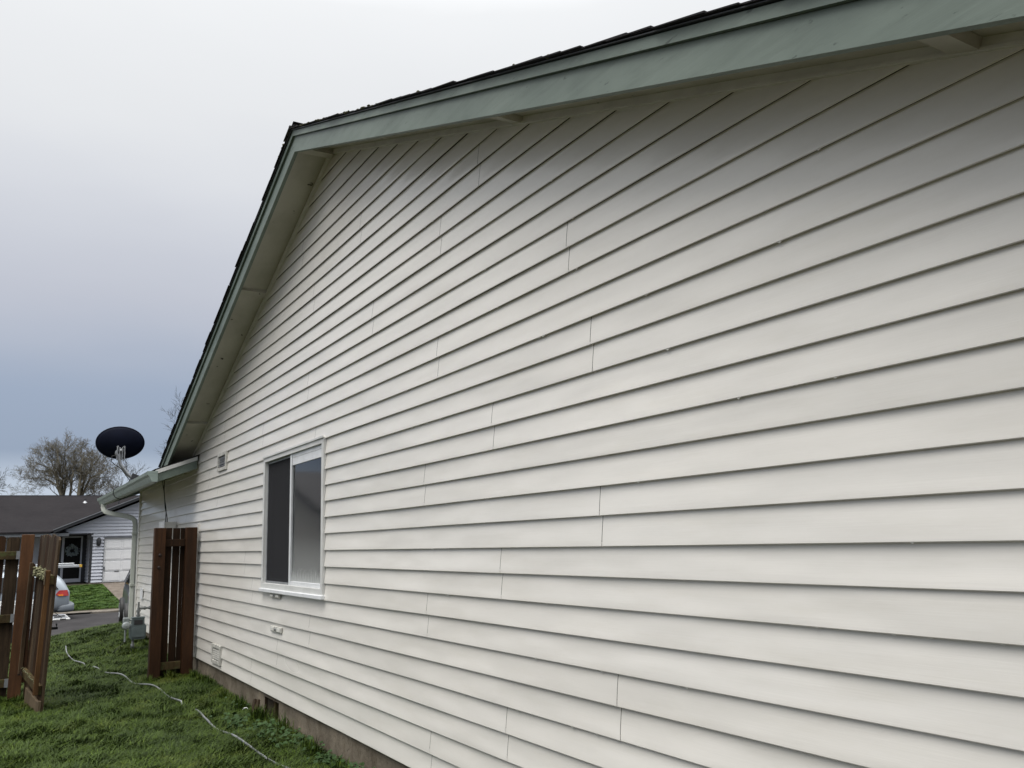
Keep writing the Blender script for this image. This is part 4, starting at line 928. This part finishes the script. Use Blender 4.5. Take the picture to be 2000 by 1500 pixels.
# ------------------------------------------------------------------ cars
def loft(stations):
    # station: (x, zb, zbelt, zroof, wbelt, wroof) -> smooth shell
    vs = []; fs = []
    for x, zb, zm, zt, wb, wt in stations:
        vs += [(x, -wb*.93, zb), (x, -wb, zb+(zm-zb)*.35), (x, -wb*.985, zm), (x, -wt, zt-.06*(zt-zm)), (x, -wt*.6, zt), (x, wt*.6, zt), (x, wt, zt-.06*(zt-zm)), (x, wb*.985, zm), (x, wb, zb+(zm-zb)*.35), (x, wb*.93, zb)]
    n = 10
    for i in range(len(stations)-1):
        for k in range(n): fs.append((i*n+k, i*n+(k+1) % n, (i+1)*n+(k+1) % n, (i+1)*n+k))
    fs += [tuple(range(n)), tuple(range(len(vs)-n, len(vs)))]
    return vs, fs
def place(loc, ang): return Matrix.Translation(loc) @ Matrix.Rotation(ang, 4, 'Z')
def wheel(root, P, x, y, r_=.32, w_=.2):
    c_ = P @ Vector((x, y, r_)); ax_ = (P.to_3x3() @ Vector((0, 1 if y > 0 else -1, 0)))
    t = MB().lathe([(r_*.6, w_*.5), (r_*.93, w_*.5), (r_, w_*.38), (r_, -w_*.38), (r_*.9, -w_*.5), (r_*.3, -w_*.5)], c_, ax_, 28).build('wheel', M['black'], root)
    MB().lathe([(.001, w_*.40), (r_*.18, w_*.42), (r_*.25, w_*.34), (r_*.55, w_*.40), (r_*.62, w_*.46)], c_, ax_, 28).build('rim', M['galv'], t)
    for q in range(6):
        a = q*math.pi/3; e = ax_.orthogonal().normalized(); f = ax_.cross(e); d = e*math.cos(a)+f*math.sin(a)
        MB().tube([c_+ax_*w_*.45+d*r_*.12, c_+ax_*w_*.47+d*r_*.6], .022, 6).build('spoke', M['galv'], t)
    MB().lathe([(r_*1.16, -.05), (r_*1.16, .002), (.01, .003)], P @ Vector((x, y*(1.03 if abs(y) < 2 else 1)-(.10 if y > 0 else -.10), r_+.02)), ax_, 24).build('wheel_arch', M['dark'], root)
def carbody(name, sts, P, mat, root):
    vs, fs = loft(sts); o = MB().add([P @ Vector(v) for v in vs], fs, True).build(name, mat, root)
    md = o.modifiers.new('s', 'SUBSURF'); md.levels = 1; md.render_levels = 2; return o
def window_patch(P, pts, y, root, name='side_window'):
    vs = [P @ Vector((x, y+(dy if y > 0 else -dy), z)) for x, z, dy in pts]; n = len(vs)
    return MB().add(vs+[P @ Vector((x, (y+(dy if y > 0 else -dy))*.985, z)) for x, z, dy in pts], [tuple(range(n))]+[(i, (i+1) % n, (i+1) % n+n, i+n) for i in range(n)]).build(name, M['car_glass'], root)
# minivan across the street, tail towards the right
gy = gzf(0, 33)
van = thing('minivan', 'silver blue minivan with ladder on its roof parked across the street', 'minivan', (.2, 34.2, gy))
P = place((-.05, 34.15, gy), math.pi)      # local +x is the front, pointing to -X
sts = [(-2.36, .42, .95, .98, .86, .80), (-2.30, .30, 1.0, 1.06, .93, .84), (-2.16, .28, 1.0, 1.38, .96, .76), (-1.95, .28, 1.0, 1.60, .97, .72), (-1.6, .28, 1.0, 1.70, .97, .70), (-.6, .28, 1.0, 1.76, .97, .70), (.5, .28, 1.0, 1.74, .97, .70), (1.0, .28, 1.0, 1.60, .97, .70), (1.6, .28, .98, 1.12, .96, .78), (2.3, .30, .85, .95, .93, .82), (2.5, .42, .7, .75, .82, .74)]
carbody('body', sts, P, M['van'], van)
for y in (.80, -.80):
    wheel(van, P, -1.4, y*1.12); wheel(van, P, 1.55, y*1.12)
    s_ = .80 if y > 0 else -.80
    window_patch(P, [(-1.98, 1.10, .15), (-1.72, 1.48, .01), (-.95, 1.55, .00), (-.95, 1.08, .16)], s_, van); window_patch(P, [(-.85, 1.08, .165), (-.85, 1.56, .0), (.1, 1.56, .0), (.1, 1.08, .165)], s_, van); window_patch(P, [(.2, 1.08, .165), (.2, 1.56, .0), (.75, 1.52, .0), (1.3, 1.08, .16)], s_, van)
    lp_ = window_patch(P, [(-2.28, .96, .16), (-2.25, 1.06, .10), (-2.0, 1.06, .13), (-1.9, .93, .175), (-1.98, .87, .185), (-2.30, .87, .16)], s_, van, 'tail_lamp'); lp_.data.materials[0] = M['red']
    lp_ = window_patch(P, [(-2.12, .925, .182), (-1.96, .925, .182), (-2.0, .875, .19), (-2.14, .875, .19)], s_, van, 'tail_lamp_amber'); lp_.data.materials[0] = M['orange']
carbody('rear_bumper', [(-2.52, .34, .52, .58, .80, .78), (-2.46, .30, .52, .62, .93, .86), (-2.2, .29, .52, .62, 1.0, .94), (-1.85, .29, .5, .56, .985, .93)], P, M['bumper'], van)
window_patch(P, [(-1.72, .80, .178), (1.5, .80, .178), (1.5, .79, .178), (-1.72, .79, .178)], -.80, van, 'side_seam'); window_patch(P, [(-1.72, .80, .178), (1.5, .80, .178), (1.5, .79, .178), (-1.72, .79, .178)], .80, van, 'side_seam')
for x in (-1.2, .2): MB().box(x-.03, x+.03, -.72, .72, 1.74, 1.80, P, bev=.005).build('roof_rack', M['charcoal'], van)
ld = thing('ladder', 'aluminium extension ladder with yellow ends lying on the minivan roof rack', 'ladder', (.9, 33.8, gy+1.8))
for y in (-.05, .36):
    MB().box(-2.62, 2.0, y-.02, y+.02, 1.805, 1.885, P, bev=.004).build('side_rail', M['alu'], ld); MB().box(-2.70, -2.621, y-.025, y+.025, 1.80, 1.89, P, bev=.004).build('end_cap', M['yellow'], ld)
    MB().box(-2.45, 1.8, y*.9-.015+.02, y*.9+.015+.02, 1.89, 1.955, P, bev=.004).build('fly_rail', M['alu'], ld)
for i in range(14): MB().tube([P @ Vector((-2.5+i*.32, -.03, 1.845)), P @ Vector((-2.5+i*.32, .34, 1.845))], .016, 8).build('rung', M['alu'], ld)
# pickup on the near side, open tailgate
gy = gzf(0, 25)
pk = thing('pickup_truck', 'white pickup mostly hidden behind the gate, tailgate down with a hitch ball', 'pickup truck', (-1, 25.2, gy))
P = place((-1.35, 25.35, gy), math.pi)
carbody('cab', [(-.35, .45, 1.0, 1.05, .90, .80), (-.3, .45, 1.0, 1.62, .92, .70), (.2, .45, 1.0, 1.72, .92, .70), (.9, .45, 1.0, 1.68, .92, .70), (1.6, .45, 1.0, 1.15, .92, .76), (2.5, .45, .95, 1.05, .90, .80), (2.75, .5, .8, .85, .84, .78)], P, M['whitecar'], pk)
b = MB(); b.box(-2.45, -.4, -.92, -.86, .50, 1.12, P, bev=.01); b.box(-2.45, -.4, .86, .92, .50, 1.12, P, bev=.01); b.box(-2.44, -.4, -.859, .859, .58, .64, P); b.build('bed', M['whitecar'], pk)
tg = MB().box(-3.08, -2.50, -.84, .84, .655, .70, P, bev=.012).build('tailgate', M['whitecar'], pk)
MB().box(-3.03, -2.55, -.78, .78, .7005, .71, P, bev=.003).build('gate_liner', M['grey_trim'], tg)
MB().box(-2.98, -2.85, .70, .843, .66, .695, P, bev=.003).build('latch', M['charcoal'], tg); MB().tube([P @ Vector((-2.9, .8, .705)), P @ Vector((-2.47, .86, 1.08))], .008, 6).build('gate_strap', M['black'], tg)
for dx, dy in ((-2.9, .3), (-2.75, -.1), (-2.8, .55)): MB().box(dx-.09, dx+.07, dy-.05, dy+.05, .711, .745, P, bev=.008).build('latch', M['charcoal'], tg)
MB().box(-2.66, -2.47, -.86, .86, .42, .56, P, bev=.02).build('rear_bumper', M['charcoal'], pk)
h_ = MB().box(-2.86, -2.66, -.04, .04, .38, .44, P, bev=.004).build('tow_hitch', M['charcoal'], pk); MB().lathe([(.012, 0), (.012, .03), (.02, .04), (.027, .06), (.018, .085), (.001, .088)], P @ Vector((-2.83, 0, .44)), (0, 0, 1), 12).build('hitch_ball', M['galv'], h_)
for y in (.82, -.82): wheel(pk, P, -1.6, y*1.08, .36); wheel(pk, P, 1.75, y*1.08, .36)
for s_ in (.80, -.80): window_patch(P, [(-.2, 1.05, .13), (-.2, 1.55, .0), (.8, 1.55, .0), (1.3, 1.08, .12)], s_, pk)
# dark hatchback on the driveway of the house
gy = gzf(3.4, 20.6)
dc = thing('dark_car', 'dark blue grey car on the driveway peeking out behind the downspout', 'car', (3.35, 21.2, gy))
P = place((3.52, 21.55, gy-.04), -math.pi/2-.08)
carbody('body', [(-2.2, .35, .75, .9, .80, .74), (-2.1, .25, .9, 1.0, .88, .80), (-1.85, .22, .95, 1.35, .90, .70), (-1.3, .2, .95, 1.48, .91, .66), (-.2, .2, .95, 1.52, .91, .66), (.5, .2, .95, 1.42, .91, .66), (1.15, .2, .92, 1.02, .91, .76), (1.9, .22, .80, .88, .88, .78), (2.2, .34, .62, .68, .76, .7)], P, M['darkcar'], dc)
for y in (.86, -.86): wheel(dc, P, -1.32, y, .325, .2); wheel(dc, P, 1.35, y, .325, .2)
for s_ in (.74, -.74): window_patch(P, [(-1.6, 1.02, .14), (-1.3, 1.36, .01), (-.3, 1.40, .0), (-.3, 1.02, .16)], s_, dc); window_patch(P, [(-.22, 1.02, .16), (-.22, 1.40, .0), (.45, 1.34, .0), (1.0, 1.02, .14)], s_, dc)
for s_ in (1, -1): MB().box(-2.13, -2.02, s_*.62-.14, s_*.62+.14, .72, .88, P, bev=.02).build('tail_lamp', M['red'], dc)

# ------------------------------------------------------------------ bare trees
def grow(tw, br, p, d, length, rad, lvl, maxl, spread, up, r_):
    n = 5 if lvl < 2 else (4 if lvl < 4 else 3); pts = [p.copy()]; rr = [rad]; q = p.copy(); dd = d.copy()
    for i in range(n):
        dd = (dd+Vector((r_.gauss(0, .17), r_.gauss(0, .17), r_.gauss(up, .11)))).normalized(); q = q+dd*length/n; pts.append(q.copy()); rr.append(rad*(1-.72*(i+1)/n))
    (br if lvl < 3 else tw).tube(pts, rr, 6 if lvl < 2 else (4 if lvl < 3 else 3), cap=False)
    if lvl >= maxl: return
    nc = {0: 9, 1: 6, 2: 5, 3: 4, 4: 3}.get(lvl, 3)
    for i in range(nc):
        t = r_.uniform(.22, 1.0) if i else 1.0; k = min(int(t*n), n-1); f = t*n-k; s_ = pts[k].lerp(pts[k+1], f); base = (pts[k+1]-pts[k]).normalized()
        a = r_.uniform(0, 6.28); o = base.orthogonal().normalized(); o2 = base.cross(o); side = o*math.cos(a)+o2*math.sin(a)
        th = spread*r_.uniform(.6, 1.25); nd = (base*math.cos(th)+side*math.sin(th)).normalized()
        grow(tw, br, s_, nd, length*r_.uniform(.46, .66), max(rad*(1-.72*t)*.62, .010), lvl+1, maxl, spread, up, r_)
def stem_path(tw, br, pts, r0_, maxl, spread, up, r_, first=.3, nch=11, ln=.36):
    pts = [Vector(p) for p in pts]; sm = []
    for i in range(len(pts)-1):
        for j in range(4): sm.append(pts[i].lerp(pts[i+1], j/4)+Vector((r_.gauss(0, .05), r_.gauss(0, .05), 0)))
    sm.append(pts[-1]); n = len(sm); rr = [r0_*(1-.88*(i/(n-1))) for i in range(n)]; br.tube(sm, rr, 7, cap=False)
    tot = sum((pts[i+1]-pts[i]).length for i in range(len(pts)-1))
    for i in range(nch):
        t = first+(1-first)*(i+r_.random())/nch; k = min(int(t*(n-1)), n-2); s_ = sm[k]; base = (sm[k+1]-sm[k]).normalized()
        a = r_.uniform(0, 6.28); o = base.orthogonal().normalized(); o2 = base.cross(o); side = o*math.cos(a)+o2*math.sin(a); th = spread*r_.uniform(.6, 1.4)
        grow(tw, br, s_, (base*math.cos(th)+side*math.sin(th)).normalized(), tot*ln*(1.15-.55*t)*r_.uniform(.6, 1.1), rr[k]*.38, 1, maxl, spread, up, r_)
r_ = random.Random(5)
T = lambda px, py_, q=12: (lambda py: (.715+(px-20)*.043, 90+r_.uniform(-1.2, 1.2), 6.59+(940-py)*.049+(px-20)*.0013))(py_+(q if py_ < 930 else 0))
oak = thing('bare_oak_tree', 'large bare spreading oak with many stems behind the far roof', 'tree', (6.0, 90, -1.6), 'bare winter trees')
br = MB(); tw = MB(); base = (6.0, 90, -1.7)
stems = [([base, T(121, 985), T(116, 945), T(104, 910), T(90, 880)], .34), ([base, T(122, 980), T(118, 935), T(108, 895), T(100, 865)], .34), ([base, T(126, 980), T(126, 930), T(122, 890), T(118, 868)], .26),
         ([base, T(133, 980), T(137, 935), T(138, 900), T(142, 872)], .26), ([base, T(152, 980), T(152, 935), T(154, 900), T(158, 872)], .34), ([base, T(155, 975), T(160, 935), T(176, 905), T(190, 882)], .30),
         ([base, T(157, 975), T(172, 938), T(195, 915), T(214, 902)], .26), ([base, T(120, 975), T(108, 950), T(85, 933), T(62, 922), T(34, 926)], .20), ([base, T(120, 970), T(103, 915), T(85, 900), T(62, 894)], .22), ([base, T(156, 972), T(180, 968), T(196, 955), T(205, 950)], .13)]
for pts, rad_ in stems: stem_path(tw, br, pts, rad_*.62, 4, .72, .05, r_, .32, 14, .175)
br.build('trunk', M['bark'], oak, fix=False); tag(tw.build('crown', M['bark'], oak, fix=False), kind='stuff')
def bare_tree(name_lab, x, y, zb, h, rad_, seed, nst=4, sp_=.55):
    rr_ = random.Random(seed); t = thing('bare_tree', name_lab, 'tree', (x, y, zb), 'bare winter trees'); br, tw = MB(), MB()
    for i in range(nst):
        a = rr_.uniform(0, 6.28); rad2 = rr_.uniform(.05, .28)*h; top = (x+rad2*math.cos(a), y+rad2*math.sin(a), zb+h*rr_.uniform(.8, 1.0))
        stem_path(tw, br, [(x, y, zb), (x+.1*(top[0]-x), y, zb+h*.3), (x+.55*(top[0]-x), y+.5*(top[1]-y), zb+h*.65), top], rad_, 4, sp_, .07, rr_, .35, 8, .3)
    br.build('trunk', M['bark_dark'], t, fix=False); tag(tw.build('crown', M['bark_dark'], t, fix=False), kind='stuff'); return t
bare_tree('small bare tree beyond the far roof, right of the big oak', 11.6, 112, -1.6, 11.4, .2, 21, 4)
bare_tree('bare tree with thin twigs peeking out past the left roof slope', 12.2, 62, -1.6, 10.0, .10, 33, 2)
bare_tree('bare twigs low at the left edge of the frame', -1.2, 75, -1.6, 7.4, .12, 44, 3)
bare_tree('bare tree behind the cream house left of the view', -14, 46, -1.6, 12, .2, 51, 4); bare_tree('second bare tree behind the cream house left of the view', -20, 50, -1.6, 14, .2, 52, 4); bare_tree('third bare tree left of the view, farther along the street', -9, 56, -1.6, 11, .2, 53, 4)
